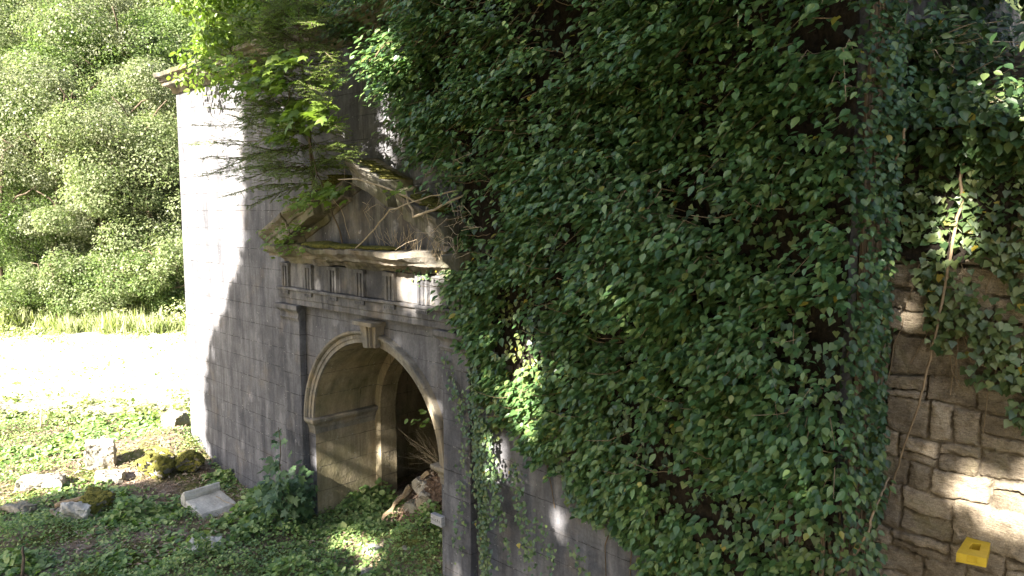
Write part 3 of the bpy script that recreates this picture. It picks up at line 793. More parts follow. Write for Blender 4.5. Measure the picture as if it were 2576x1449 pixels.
# ------------------------------------------------------------------ ivy on the rubble wall
def rpt(px, py): p = hit(px, py, 1, YR - 0.04); return (p[0], p[2])
RPOLY = [rpt(*q) for q in [(2205, 250), (2205, 640), (2290, 700), (2345, 760), (2352, 870), (2425, 890), (2480, 940), (2530, 1040), (2590, 1100), (2800, 1150), (2800, 250)]]
ivr = empty('ivy', (-0.9, YR, 2.5), 'thin curtain of paler lobed ivy hanging on the rough brown wall at right', 'ivy')
nr = 10000
x = rng.uniform(-1.6, 0.6, nr); z = rng.uniform(2.2, 5.0, nr)
jx = (n2(x, z, 0.2, 91) - 0.5) * 0.2
ok = inpoly(x + jx, z + jx, RPOLY) & (rng.random(nr) < 0.16 + 0.84 * smooth(0.38, 0.56, n2(x, z, 0.2, 97)))
x, z = x[ok], z[ok]; n = len(x)
leaves('foliage', IVY_R, [(T_IVY, np.stack([x, YR - 0.05 - rng.uniform(0, 0.10, n), z], -1), np.array([0, -0.85, 0.5]) + rng.normal(0, 0.35, (n, 3)), np.array([0, -0.2, -1]) + rng.normal(0, 0.45, (n, 3)), rng.uniform(0.04, 0.07, n))], ivr)
m2x, m2z = np.meshgrid(np.arange(X1 + 0.01, 0.2, 0.03), np.arange(3.3, ZRW + 0.02, 0.03))  # near-black sheet under the bank; shade behind the leaves put into its colour
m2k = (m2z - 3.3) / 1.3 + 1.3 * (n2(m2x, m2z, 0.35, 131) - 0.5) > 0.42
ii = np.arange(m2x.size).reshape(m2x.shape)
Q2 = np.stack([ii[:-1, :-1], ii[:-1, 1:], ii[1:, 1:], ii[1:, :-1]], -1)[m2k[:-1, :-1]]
mm2 = mesh_obj('shade_sheet', np.stack([m2x, YR - 0.055 - 0.06 * n2(m2x, m2z, 0.12, 137) - 0.05 * np.clip(m2z - 3.9, 0, 1), m2z], -1).reshape(-1, 3), Q2, SHADE_M, ivr)
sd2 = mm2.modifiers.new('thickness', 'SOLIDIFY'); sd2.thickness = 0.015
nl3 = 2600
ys = rng.uniform(YR - 0.05, 3.4, nl3); zs3 = rng.uniform(ZRW - 0.2, 6.6, nl3)
P6 = np.stack([X1 + 0.03 + 0.35 * rng.random(nl3) * n2(ys, zs3, 0.4, 141), ys, zs3], -1)
N6 = np.array([0.7, -0.4, 0.7]) + rng.normal(0, 0.4, (nl3, 3)); T6 = np.array([0.2, -0.2, -0.9]) + rng.normal(0, 0.5, (nl3, 3))
leaves('foliage', IVY_M, [(T_OVATE, P6, N6, T6, rng.uniform(0.045, 0.08, nl3))], ivy)
nl2 = 2600
xl = rng.uniform(X1, 0.3, nl2); zl = ZRW + rng.normal(-0.2, 0.24, nl2)
P5 = np.stack([xl, YR - 0.08 - 0.3 * rng.random(nl2) * np.clip((zl - ZRW + 0.35) / 0.4, 0, 1), zl], -1)
N5 = np.array([0, -0.7, 0.7]) + rng.normal(0, 0.4, (nl2, 3)); T5 = np.array([0, -0.3, -0.8]) + rng.normal(0, 0.5, (nl2, 3))
leaves('foliage', IVY_M, [(T_OVATE, P5, N5, T5, rng.uniform(0.05, 0.085, nl2))], ivr)
sm = MB()
for k in range(26):
    x_, z_ = rs.uniform(-1.5, -0.5), rs.uniform(3.4, 4.6)
    sm.tube(wiggle((x_, YR - 0.05, z_), (x_ + rs.uniform(-0.3, 0.3), YR - 0.06, z_ - rs.uniform(0.3, 0.9)), 8, 0.012, 500 + k), 0.003, 4)
sm.build('stems', VINE, ivr)

def hanging(name, label, px, Y, r0, r1, seed, mat=VINE):
    pts = [hit(a, b_, 1, Y + dy) for a, b_, dy in px]
    Pt = np.concatenate([np.linspace(pts[i], pts[i + 1], 6)[:-1] for i in range(len(pts) - 1)] + [[pts[-1]]])
    q = np.random.default_rng(seed).normal(0, 0.004, Pt.shape); Pt = Pt + q
    mb = MB(); mb.tube(Pt, np.linspace(r0, r1, len(Pt)), 6)
    return tag(mb.build(name, mat, None, True), label, 'vine')
hanging('hanging_vine', 'long bare tan vine hanging diagonally across the rough brown wall', [(2432, 290, 0.0), (2424, 380, 0), (2418, 500, 0), (2395, 620, 0), (2370, 760, 0), (2340, 900, 0), (2310, 1020, 0), (2265, 1150, 0.06), (2235, 1250, 0.1)], YR - 0.13, 0.012, 0.006, 1)
hanging('hanging_vine', 'short pale bare shoot in the dark gap beside the ivy corner', [(2205, 470, 0), (2250, 410, 0), (2272, 360, 0), (2275, 325, 0)], 0.2, 0.007, 0.009, 2)
hanging('hanging_vine', 'grey brown vine sloping down across the bottom of the ivy corner', [(2090, 1470, 0), (2150, 1395, 0), (2185, 1340, 0), (2205, 1270, 0.1), (2240, 1200, 0.3)], -0.12, 0.012, 0.006, 3)

# ------------------------------------------------------------------ yellow box on the wall
tl, trr, br, bl = (2433, 1349), (2493.7, 1358), (2482.5, 1404.8), (2406.2, 1390)
p_b = hit(2463, 1352, 1, YR - 0.012)
zt = p_b[2]
ctop = [hit(*q, 2, zt) for q in (tl, trr, br, bl)]
hgt = np.linalg.norm(ctop[3] - CAM) / F_PX * 19.5
Y_ = simple_mat('yellow_paint', (0.52, 0.36, 0.03), (0.60, 0.42, 0.045), 30, rough=0.45, bumpd=0.001)
box = empty('yellow_box', tuple(np.mean(ctop, 0)), 'small yellow box with square hole in its top against the rough wall', 'box')
c4 = np.array(ctop)
cen = c4.mean(0)
hole = cen + (c4 - cen) * 0.36
bot = c4 - [0, 0, hgt]
holeb = hole - [0, 0, hgt * 0.9]
V = np.concatenate([c4, hole, bot, holeb])
Fc = []
for i in range(4):
    j = (i + 1) % 4
    Fc += [(i, j, 4 + j, 4 + i), (4 + i, 4 + j, 12 + j, 12 + i)]
    if i != 2: Fc.append((i, 8 + i, 8 + j, j))
Fc += [(8, 9, 10, 11), (12, 13, 14, 15)]
# front face with a shallow rectangular recess
f0, f1, b0, b1 = c4[2], c4[3], bot[2], bot[3]
def fp(u, v, d=0.0): return (f1 * (1 - u) + f0 * u) * v + (b1 * (1 - u) + b0 * u) * (1 - v) + (cen - (f0 + f1) / 2) * d
rec = [fp(0.34, 0.25), fp(0.68, 0.25), fp(0.68, 0.93), fp(0.34, 0.93)]
recb = [fp(0.34, 0.25, 0.05), fp(0.68, 0.25, 0.05), fp(0.68, 0.93, 0.05), fp(0.34, 0.93, 0.05)]
V = np.concatenate([V, rec, recb])
Fc += [(11, 10, 17, 16), (10, 2, 18, 17), (2, 3, 19, 18), (3, 11, 16, 19)] + [(16 + i, 16 + (i + 1) % 4, 20 + (i + 1) % 4, 20 + i) for i in range(4)] + [(20, 21, 22, 23)]
recalc(mesh_obj('body', V, Fc, Y_, box))
# ------------------------------------------------------------------ far hillside trees
def tree_meshes(seed, R, H, nl, lsize, lumps=32, shell=0.6):
    r = np.random.default_rng(seed)
    c = rsphere(lumps, r) * (r.random((lumps, 1)) ** 0.4) * [R, R, H / 2]
    c[:, 2] += H * 0.55
    rad = r.uniform(0.2, 0.46, lumps) * R
    k = nl // lumps
    pos, nor = [], []
    for ci, ra in zip(c, rad):
        d = rsphere(k, r)
        rr = ra * (shell + (1.15 - shell) * r.random((k, 1)) ** 0.5)
        pos.append(ci + d * rr * [1, 1, 0.75]); nor.append(d * 0.7 + [0, 0, 0.55] + r.normal(0, 0.5, (k, 3)))
    pos, nor = np.concatenate(pos), np.concatenate(nor)
    tip = r.normal(0, 0.6, pos.shape) + [0, 0, -0.7]
    return pos, nor, tip, r.uniform(0.7, 1.3, len(pos)) * lsize

TREE_DATA = {}
def make_tree(name, key, seed, R, H, nl, ls, mat, trunk_r, lift=0.0):
    if key not in TREE_DATA:
        pos, nor, tip, s = tree_meshes(seed, R, H, nl, ls)
        pos[:, 2] += lift
        V, Fc = leaf_arrays(T_QUAD, pos, nor, tip, s, np.random.default_rng(seed).uniform(0.9, 1.7, len(pos)))
        t = empty(name, (0, 0, 0))
        cr = mesh_obj('crown', V, Fc, mat, t)
        mb = MB()
        top = H * 0.8 + lift
        P = wiggle((0, 0, -0.8), (0.1, 0.1, top), 9, 0.12, seed)
        mb.tube(P, np.linspace(trunk_r, trunk_r * 0.25, 9), 8)
        rr = np.random.default_rng(seed + 1)
        for k in range(9):
            b0 = P[rr.integers(3, 8)]
            a = rr.uniform(0, 6.28)
            mb.tube(wiggle(b0, b0 + np.array([math.cos(a) * R * 0.8, math.sin(a) * R * 0.8, H * 0.18]), 6, 0.08, seed * 9 + k), np.linspace(trunk_r * 0.4, 0.02, 6), 5)
        tk = mb.build('trunk', BARK, t, True)
        TREE_DATA[key] = t
        return t
    src = TREE_DATA[key]
    t = src.copy(); COL.objects.link(t); t.name = name
    for ch in list(src.children):
        c = ch.copy(); COL.objects.link(c); c.parent = t
    return t
def put_tree(key, px, d, sx, rot, label, dz=0.0, group='broadleaf trees on the sunlit hillside', sz=None, name='broadleaf_tree'):
    kinds = {'A': (31, 2.6, 7.5, 34000, 0.095, TREE_A, 0.16, 0.3), 'B': (47, 2.4, 7.0, 34000, 0.095, TREE_B, 0.15, 0.3), 'C': (59, 2.5, 8.0, 34000, 0.09, TREE_C, 0.15, 0.3),
             'S': (71, 1.5, 2.6, 9000, 0.09, TREE_B, 0.05, -0.2), 'T': (83, 1.5, 3.2, 9000, 0.09, TREE_A, 0.05, -0.2)}
    t = make_tree(name, key, *kinds[key])
    lat = (px - W_PX / 2) / F_PX * d
    x, y = VDIR * d + RDIR * lat + np.array([0, -5.0])
    t.location = (x, y, float(ground_z(x, y)) + dz)
    t.rotation_euler = (0, 0, rot); t.scale = (sx, sx, sz or sx)
    tag(t, label, 'tree' if key in 'ABC' else 'bush', group)
    return t
put_tree('B', 20, 28.5, 1.0, 0.0, 'yellow green tree at the far left edge of the meadow')
put_tree('C', 150, 29.0, 1.0, 0.7, 'olive grey tree second from the left edge behind the meadow')
put_tree('A', 268, 28.6, 1.05, 1.9, 'pale leaved tree midway between left edge and gatehouse corner')
put_tree('C', 385, 29.0, 0.95, 3.0, 'shimmering grey green tree just left of the gatehouse corner')
put_tree('A', 480, 30, 1.0, 4.4, 'pale tree partly hidden behind the sunlit gatehouse corner')
put_tree('A', -60, 31.5, 1.2, 2.4, 'tall pale tree cut by the left frame edge on the slope')
put_tree('A', 80, 33.5, 1.15, 5.0, 'upslope pale crown above the two leftmost meadow trees')
put_tree('B', 215, 33.0, 1.2, 1.2, 'upslope bright green crown above the midway pale tree')
put_tree('C', 330, 34.0, 1.2, 0.3, 'upslope olive crown left of the roof cornice end')
put_tree('B', 440, 35.0, 1.15, 2.8, 'dark green crown showing just above the cornice end')
put_tree('B', 20, 40.0, 1.25, 3.3, 'bright crown in the top left corner of the picture')
put_tree('A', 150, 40.0, 1.25, 0.9, 'high pale crown near the top left, right of the corner one')
put_tree('C', 280, 41.0, 1.25, 4.0, 'high olive crown at the top edge left of the roof')
put_tree('A', 410, 41.0, 1.3, 5.6, 'high pale crown at the top edge over the cornice end')
put_tree('B', 540, 42.0, 1.4, 1.6, 'bright crown rising behind the roof at its left end')
put_tree('A', 680, 42.0, 1.4, 2.2, 'pale crown rising behind the middle of the roof cornice')
put_tree('B', 820, 42.0, 1.4, 3.9, 'bright crown rising behind the roof beside the ivy')
BG = 'bushes along the meadow edge'
put_tree('S', 40, 26.6, 0.8, 0.2, 'bright bush at the left end of the meadow edge', group=BG, name='bush')
put_tree('T', 130, 26.4, 0.9, 1.3, 'pale bush second from left along the meadow edge', group=BG, name='bush')
put_tree('S', 215, 26.8, 1.0, 2.1, 'leafy green bush in the middle of the meadow edge', group=BG, name='bush')
put_tree('T', 300, 26.6, 0.95, 4.1, 'pale bush right of the middle along the meadow edge', group=BG, name='bush')
put_tree('S', 375, 26.8, 1.0, 5.2, 'green bush nearest left of the gatehouse on the meadow edge', group=BG, name='bush')
put_tree('T', 440, 27.0, 1.1, 3.2, 'pale bush touching the gatehouse corner at meadow edge', group=BG, name='bush')

# bright tree behind the roof, standing close to the building
def near_tree(name, label, base, seed, R, H, nl, ls, mat, tpl, lift, lumps=40):
    t = empty(name, base, label, 'tree')
    pos, nor, tip, s = tree_meshes(seed, R, H, nl, ls, lumps, 0.3)
    pos = pos + np.array(base) + [0, 0, lift]
    leaves('crown', mat, [(tpl, pos, nor, tip, s)], t)
    mb = MB(); P = wiggle(np.array(base) - [0, 0, 0.3], np.array(base) + [0.1, 0, H * 0.8 + lift], 9, 0.06, seed)
    mb.tube(P, np.linspace(0.11, 0.03, 9), 7)
    rr = np.random.default_rng(seed)
    for k in range(10):
        b0 = P[rr.integers(3, 8)]; a = rr.uniform(0, 6.28)
        mb.tube(wiggle(b0, b0 + np.array([math.cos(a) * R * 0.8, math.sin(a) * R * 0.8, H * 0.1]), 6, 0.05, seed * 5 + k), np.linspace(0.035, 0.008, 6), 5)
    mb.build('trunk', BARK, t, True)
    return t
near_tree('broadleaf_tree', 'fresh yellow green tree on the roof above the sunlit end of the cornice', (-11.05, 0.5, ZT), 91, 1.05, 2.3, 10000, 0.08, MAPLE_M, T_OVATE, -0.35)
near_tree('broadleaf_tree', 'fresh green tree on the roof behind the conifer top', (-10.3, 0.55, ZT), 97, 1.15, 2.4, 10000, 0.075, MAPLE_M, T_OVATE, -0.6)
near_tree('broadleaf_tree', 'bright green bushy tree on the roof beside the ivy', (-8.7, 0.6, ZT), 101, 1.0, 2.2, 9000, 0.07, MAPLE_M, T_OVATE, -0.4)

# tall grass at the meadow edge and short weeds
ng = 15000
d = rng.uniform(24.0, 27.0, ng); lat = rng.uniform(-0.75, -0.40, ng) * d
xy = VDIR[None] * d[:, None] + RDIR[None] * lat[:, None] + [0, -5.0]
ok = rng.random(ng) < smooth(0.35, 0.6, n2(xy[:, 0], xy[:, 1], 0.9, 14)) * smooth(24.0, 25.2, d + 3.0 * (n2(xy[:, 0], xy[:, 1], 1.6, 15) - 0.5)); xy = xy[ok]; n = len(xy)
nw = 16000
dw = rng.uniform(23.0, 27.2, nw); lw = rng.uniform(-0.75, -0.40, nw) * dw
xw = VDIR[None] * dw[:, None] + RDIR[None] * lw[:, None] + [0, -5.0]
hw = 1.5 * np.clip(n2(xw[:, 0], xw[:, 1], 1.1, 24) - 0.38, 0, 1) * smooth(23.2, 26.0, dw + 3.4 * (n2(xw[:, 0], xw[:, 1], 2.2, 26) - 0.5)) * 2.2
okw = hw > 0.06; xw, hw = xw[okw], hw[okw]; kw = len(xw)
Pw = np.column_stack([xw, ground_z(xw[:, 0], xw[:, 1]) + hw * rng.random(kw)])
tg = leaves('tall_grass', GRASS_M, [(T_OVATE, Pw, np.array([0.1, -0.5, 0.7]) + rng.normal(0, 0.5, (kw, 3)), rng.normal(0, 1, (kw, 3)), rng.uniform(0.06, 0.12, kw)), (T_BLADE, np.column_stack([xy, ground_z(xy[:, 0], xy[:, 1])]), np.array([0, -0.9, 0.25]) + rng.normal(0, 0.6, (n, 3)), np.array([0, 0, 1.0]) + rng.normal(0, 0.28, (n, 3)), rng.uniform(0.2, 0.8, n) * (0.4 + 1.1 * n2(xy[:, 0], xy[:, 1], 0.7, 18)), rng.uniform(0.5, 1.1, n))])
tag(tg, 'tall pale grass along the far edge of the meadow', 'grass', kind='stuff')

# ------------------------------------------------------------------ ground cover
def scatter(n, drange, latr, rng):
    d = np.sqrt(rng.uniform(drange[0] ** 2, drange[1] ** 2, n)); lat = rng.uniform(*latr, n) * d
    return VDIR[None] * d[:, None] + RDIR[None] * lat[:, None] + [0, -5.0], d
STONES_XY = []
def cover_mask(x, y):
    m = smooth(0.30, 0.47, n2(x, y, 0.9, 71, 4)) * 0.88 + 0.14
    bare = np.exp(-((x + 11.1) ** 2 / 2.2 + (y + 0.75) ** 2 / 0.35)) * 1.0 + np.exp(-((x + 12.6) ** 2 / 1.6 + (y + 1.3) ** 2 / 0.8)) * 0.9
    lush = np.exp(-((x + 7.3) ** 2 / 1.5 + (y + 0.5) ** 2 / 0.8)) * 0.6
    return np.clip((m - bare + lush) * (1 - 0.55 * smooth(-11.6, -12.6, x + 0.25 * y)), 0, 1)
xy, d = scatter(110000, (7.5, 14.5), (-0.75, 0.0), rng)
x, y = xy[:, 0], xy[:, 1]
inside = (y < -0.02) | ((np.abs(x - CX) < RX - 0.03) & (y < 1.0)) | (x < X0 - 0.1)
bank_r = (y > -4.9)
ok = inside & bank_r & (rng.random(len(x)) < cover_mask(x, y))
x, y = x[ok], y[ok]; n = len(x)
bump_h = 0.30 * smooth(0.45, 0.7, n2(x, y, 0.55, 77)) * cover_mask(x, y)
z = ground_z(x, y) + 0.02 + bump_h * rng.random(n) ** 0.6
sz = rng.uniform(0.025, 0.06, n) * (0.75 + 1.0 * smooth(0.45, 0.65, n2(x, y, 0.8, 79)))
gc = leaves('ground_cover', COVER_M, [(T_OVATE, np.stack([x, y, z], -1), np.array([0.1, -0.2, 1.0]) + rng.normal(0, 0.42, (n, 3)), rng.normal(0, 1, (n, 3)), sz, rng.uniform(0.9, 1.5, n))])
tag(gc, 'low leafy ground cover of bramble and ivy below the facade', 'ground cover', kind='stuff')
xy, d = scatter(24000, (13.0, 24), (-0.75, -0.38), rng)
x, y = xy[:, 0], xy[:, 1]
ok = (rng.random(len(x)) < smooth(0.40, 0.6, n2(x, y, 1.1, 101, 4)) * (1 - 0.88 * smooth(14.0, 17.0, d) + 0.25 * smooth(21.5, 23.5, d)))
x, y = x[ok], y[ok]; n = len(x)
gw = leaves('meadow_weeds', GRASS_M, [(T_OVATE, np.stack([x, y, ground_z(x, y) + rng.random(n) * 0.15], -1), np.array([0.1, -0.3, 0.9]) + rng.normal(0, 0.5, (n, 3)), rng.normal(0, 1, (n, 3)), rng.uniform(0.05, 0.11, n), rng.uniform(0.9, 1.4, n))])
tag(gw, 'sunlit low weeds scattered over the pale meadow', 'weeds', kind='stuff')
xy, d = scatter(24000, (8, 14.5), (-0.75, 0.0), rng)
x, y = xy[:, 0], xy[:, 1]
ok = ((y < -0.02) | (x < X0)) & (y > -4.9) & (rng.random(len(x)) < 0.25 + 0.75 * (1 - cover_mask(x, y)))
x, y = x[ok], y[ok]; n = len(x)
lt = leaves('leaf_litter', LITTER_M, [(T_LANCE, np.stack([x, y, ground_z(x, y) + 0.012 + rng.random(n) * 0.02], -1), np.array([0, 0, 1.0]) + rng.normal(0, 0.3, (n, 3)), rng.normal(0, 1, (n, 3)), rng.uniform(0.03, 0.09, n))])
tag(lt, 'brown dead leaves and bark bits on the bare soil', 'leaf litter', kind='stuff')

# ------------------------------------------------------------------ fallen stones
def block(name, label, px, py, size, rot, tilt=(0, 0), mat=PALE, seed=0, rough=0.02, lift=-0.02, cat='stone', sub=4, round_=0.0):
    g0 = hit(px, py, 2, 0.0)
    for _ in range(4): g0 = hit(px, py, 2, float(ground_z(g0[0], g0[1])))
    bm = bmesh.new(); bmesh.ops.create_cube(bm, size=1.0)
    bmesh.ops.subdivide_edges(bm, edges=bm.edges, cuts=2 ** sub - 1, use_grid_fill=True)
    P = np.array([v.co[:] for v in bm.verts])
    if round_:
        sp_ = unit(P) * 0.55
        P = P * (1 - round_) + sp_ * round_
    P = P * size
    d3 = np.stack([fbm(P * 6 + seed + a, 3) for a in (0, 40, 80)], -1) - 0.5
    d4 = np.stack([fbm(P * 22 + seed + a, 2) for a in (0, 40, 80)], -1) - 0.5
    d5 = np.stack([fbm(P * 60 + seed + a, 2) for a in (0, 40, 80)], -1) - 0.5
    P = P + d3 * rough * 3.6 + d4 * (rough * 1.1 + 0.012) + d5 * 0.012
    Fc = [tuple(v.index for v in f.verts) for f in bm.faces]
    bm.free()
    P[:, 2] += size[2] / 2
    Rm = Matrix.Rotation(rot, 3, 'Z') @ Matrix.Rotation(tilt[0], 3, 'X') @ Matrix.Rotation(tilt[1], 3, 'Y')
    P = P @ np.array(Rm).T
    P[:, 2] -= P[:, 2].min()
    o = mesh_obj(name, P, Fc, mat, None, round_ > 0.2)
    o.location = (g0[0], g0[1], g0[2] - 0.03 + lift)
    return tag(o, label, cat)
block('stone_block', 'tall pale squared block standing upright on the sunlit ground', 255, 1172, (0.40, 0.2, 0.44), 1.08, (0.3, 0.05), seed=1, rough=0.018)
block('stone_block', 'smaller pale block lying just in front of the tall upright one', 275, 1208, (0.40, 0.26, 0.15), 1.0, (0, 0.05), seed=2, rough=0.03, round_=0.1)
block('stone_block', 'low pale slab lying near the left edge among weeds', 105, 1222, (0.60, 0.34, 0.15), 1.1, (0.05, 0.06), seed=3, rough=0.035, round_=0.12)
block('stone_block', 'sunlit pale block leaning at the foot of the gatehouse corner', 440, 1082, (0.36, 0.3, 0.34), 0.4, (0.1, 0.1), seed=4, rough=0.03)
b1 = block('boulder', 'larger rounded boulder under yellow moss left of the gatehouse foot', 398, 1196, (0.44, 0.36, 0.32), 0.6, (0, 0), ROCK, 5, 0.05, cat='boulder', round_=0.7)
b2 = block('boulder', 'smaller mossy boulder beside the gatehouse foot', 478, 1180, (0.40, 0.32, 0.24), 1.2, (0, 0), ROCK, 6, 0.05, cat='boulder', round_=0.75)
b3 = block('boulder', 'dark mossy boulder in shade behind the pale rocks', 243, 1284, (0.40, 0.3, 0.26), 0.2, (0, 0), ROCK, 7, 0.05, cat='boulder', round_=0.6)
block('rock', 'pale angular rock lying in the weeds in shade', 192, 1304, (0.36, 0.2, 0.16), 0.8, (0.1, 0.15), PALE2, 8, 0.05, cat='rock', round_=0.4)
block('rock', 'small pale rock left of the angular one in weeds', 148, 1296, (0.2, 0.16, 0.11), 0.3, (0, 0), PALE, 9, 0.04, cat='rock', round_=0.5)
sl = block('broken_slab', 'flat square grey slab with broken corner among ground cover', 514, 1378, (0.34, 0.30, 0.09), 0.9, (0.05, 0.03), PALE2, 10, 0.02, cat='slab')
block('rock', 'bright white stone on the sunlit green patch before the arch', 938, 1388, (0.15, 0.12, 0.09), 0.4, (0, 0), PALE2, 11, 0.03, cat='rock', round_=0.4)
block('rock', 'round pale stone right of the white one before the arch', 1021, 1382, (0.11, 0.10, 0.08), 0.4, (0, 0), PALE, 12, 0.02, cat='rock', round_=0.8)
block('rock', 'grey stone at the bottom edge below the sunlit patch', 925, 1445, (0.16, 0.12, 0.09), 0.9, (0, 0), ROCK, 13, 0.03, cat='rock', round_=0.5)
block('rock', 'low brown rock at the left edge below the slab', 55, 1285, (0.4, 0.26, 0.12), 0.5, (0, 0), ROCK, 14, 0.04, cat='rock', round_=0.5)
block('rock', 'small pale stone under the broken grey slab', 520, 1398, (0.14, 0.10, 0.07), 0.2, (0, 0), PALE, 15, 0.02, cat='rock', round_=0.5)
# moss coats on boulders
for o, amt in ((b1, 0.03), (b2, 0.03), (b3, 0.025), ):
    me = o.data
    vv = np.array([v.co[:] for v in me.vertices])
    nn = np.array([v.normal[:] for v in me.vertices])
    keep = [f for f in me.polygons if f.normal.z > -0.1 and float(n2(np.array([f.center.x]), np.array([f.center.y + f.center.z]), 0.2, 3.3)[0]) > 0.33]
    Pm = vv + nn * (0.004 + amt * fbm(vv * 16, 3))[:, None]
    mo = mesh_obj('moss', Pm, [tuple(f.vertices) for f in keep], MOSS, None, True)
    mo.parent = o

# moulded cornice fragment
g0 = hit(530, 1268, 2, 0.02)
t = empty('cornice_fragment', tuple(g0), 'pale fallen slab with a moulded raised edge at the wall foot', 'slab')
def frag(name, prof, L, off):
    V, k = [], len(prof)
    n = 16
    for i in range(n + 1):
        for a, z_ in prof: V.append((L * (i / n - 0.5), a, z_))
    V = np.array(V, float)
    V += (np.stack([fbm(V * 8 + a, 3) for a in (1, 30, 60)], -1) - 0.5) * 0.025
    Rm = np.array(Matrix.Rotation(0.02, 3, 'Z') @ Matrix.Rotation(0.16, 3, 'X'))
    V = V @ Rm.T
    ca_, sa_ = math.cos(FR), math.sin(FR)
    V = np.column_stack([V[:, 0] * ca_ - V[:, 1] * sa_, V[:, 0] * sa_ + V[:, 1] * ca_, V[:, 2]]) + g0 + [0, 0, 0.0]
    F = [(i * k + j, i * k + (j + 1) % k, (i + 1) * k + (j + 1) % k, (i + 1) * k + j) for i in range(n) for j in range(k)] + [tuple(range(k)), tuple(n * k + j for j in range(k))]
    return bevel(recalc(mesh_obj(name, V, F, PALE2, t)), 0.008, 1)
FR = 1.65
frag('slab', [(-0.30, -0.06), (0.20, -0.06), (0.20, 0.05), (-0.22, 0.03), (-0.26, -0.02)], 0.52, 0)
frag('moulding', [(0.202, -0.06), (0.30, -0.06), (0.33, 0.05), (0.30, 0.10), (0.27, 0.15), (0.235, 0.16), (0.22, 0.12), (0.202, 0.10)], 0.53, 0)

# log and sticks
def stick(name, label, p0, p1, r0, r1, mat, seed, n=8, amp=0.01, cat='stick'):
    mb = MB(); mb.tube(wiggle(p0, p1, n, amp, seed), np.linspace(r0, r1, n), 7)
    return tag(mb.build(name, mat, None, True), label, cat)
def gpt(px, py, dz=0.0):
    q = hit(px, py, 2, 0.0)
    for _ in range(4): q = hit(px, py, 2, float(ground_z(q[0], q[1])) + dz)
    return q
stick('stick', 'pale thin stake standing in the sunlit weeds at left', gpt(103, 1078), gpt(103, 1078) + [0.03, 0.02, 0.36], 0.018, 0.012, TWIG, 1, 5, 0.004)
stick('stick', 'grey branch poking from ground cover at the bottom left corner', gpt(55, 1455), gpt(55, 1455) + [-0.1, 0.05, 0.32], 0.02, 0.012, BARK, 2, 6, 0.01)
stick('log', 'short weathered log lying against the dark mossy boulder', gpt(140, 1275, 0.04), gpt(222, 1250, 0.16), 0.05, 0.04, VINE, 3, 8, 0.008, 'log')
stick('stick', 'thin fallen twig lying across the moulded fragment', gpt(590, 1270, 0.14), gpt(505, 1232, 0.2), 0.006, 0.004, TWIG, 4, 8, 0.01)

# ------------------------------------------------------------------ debris heap and plank inside the arch
def heap_z(x, y):
    x, y = np.asarray(x, float), np.asarray(y, float)
    return -0.10 + 1.12 * np.clip(x + 7.80 + 0.25 * (n2(x, y, 0.5, 7) - 0.5), 0, 1.25) * smooth(0.30, 0.85, y + 0.2 * (n2(x, y, 0.3, 6) - 0.5))
hx, hy = np.meshgrid(np.linspace(-7.75, -5.94, 110), np.linspace(0.2, 3.2, 130))
hz = heap_z(hx, hy) + 0.16 * (n2(hx, hy, 0.16, 8) - 0.5) + 0.09 * (n2(hx, hy, 0.05, 9) - 0.5)
ii = np.arange(14300).reshape(130, 110)
RED = simple_mat('reddish_debris', (0.04, 0.028, 0.02), (0.17, 0.11, 0.075), 34, rough=1.0, bumpd=0.06, c3=(0.30, 0.23, 0.17))
heap = mesh_obj('debris_heap', np.stack([hx, hy, hz], -1).reshape(-1, 3), np.stack([ii[:-1, :-1], ii[:-1, 1:], ii[1:, 1:], ii[1:, :-1]], -1).reshape(-1, 4), RED, None, True)
tag(heap, 'heap of reddish brown earth and bark inside the arch at right', 'debris heap')
for i, (px_, py_, s_, mt_, lb) in enumerate(((1010, 1262, 0.22, PASSAGE, 'flat tan stone low on the heap inside the arch'), (1062, 1222, 0.20, PALE, 'pale upright stone high on the heap inside the arch'), (1040, 1275, 0.18, ROCK, 'mossy stone at the foot of the heap inside the arch'),
                                             (1075, 1268, 0.22, PASSAGE, 'largest tan stone beside the right jamb on the heap'), (985, 1285, 0.14, PASSAGE, 'small tan stone nearest the left end of the heap'), (1070, 1245, 0.12, PALE, 'small pale stone in the middle of the heap'))):
    c = hit(px_, py_, 1, 0.6)
    for _ in range(12):
        dz_ = c[2] - float(heap_z(c[0], c[1])); c = hit(px_, py_, 1, float(np.clip(c[1] + 0.25 * dz_, 0.25, 1.3)))
    bm = bmesh.new(); bmesh.ops.create_icosphere(bm, subdivisions=3, radius=0.5)
    Pv = np.array([v.co[:] for v in bm.verts])
    Pv = np.clip(Pv, -0.36, 0.36) * [s_ * 1.5, s_ * 1.1, s_ * (1.3 if i == 1 else 0.9)]
    Pv += (np.stack([fbm(Pv * 9 + i * 5 + a_, 3) for a_ in (0, 40, 80)], -1) - 0.5) * 0.09
    o = mesh_obj('rock', Pv, [tuple(v.index for v in f.verts) for f in bm.faces], mt_, None, False); bm.free()
    o.location = c
    tag(o, lb, 'rock')
WOOD = simple_mat('weathered_wood', (0.12, 0.085, 0.05), (0.30, 0.23, 0.15), 12, stretch=(1, 1, 6), bumpd=0.006)
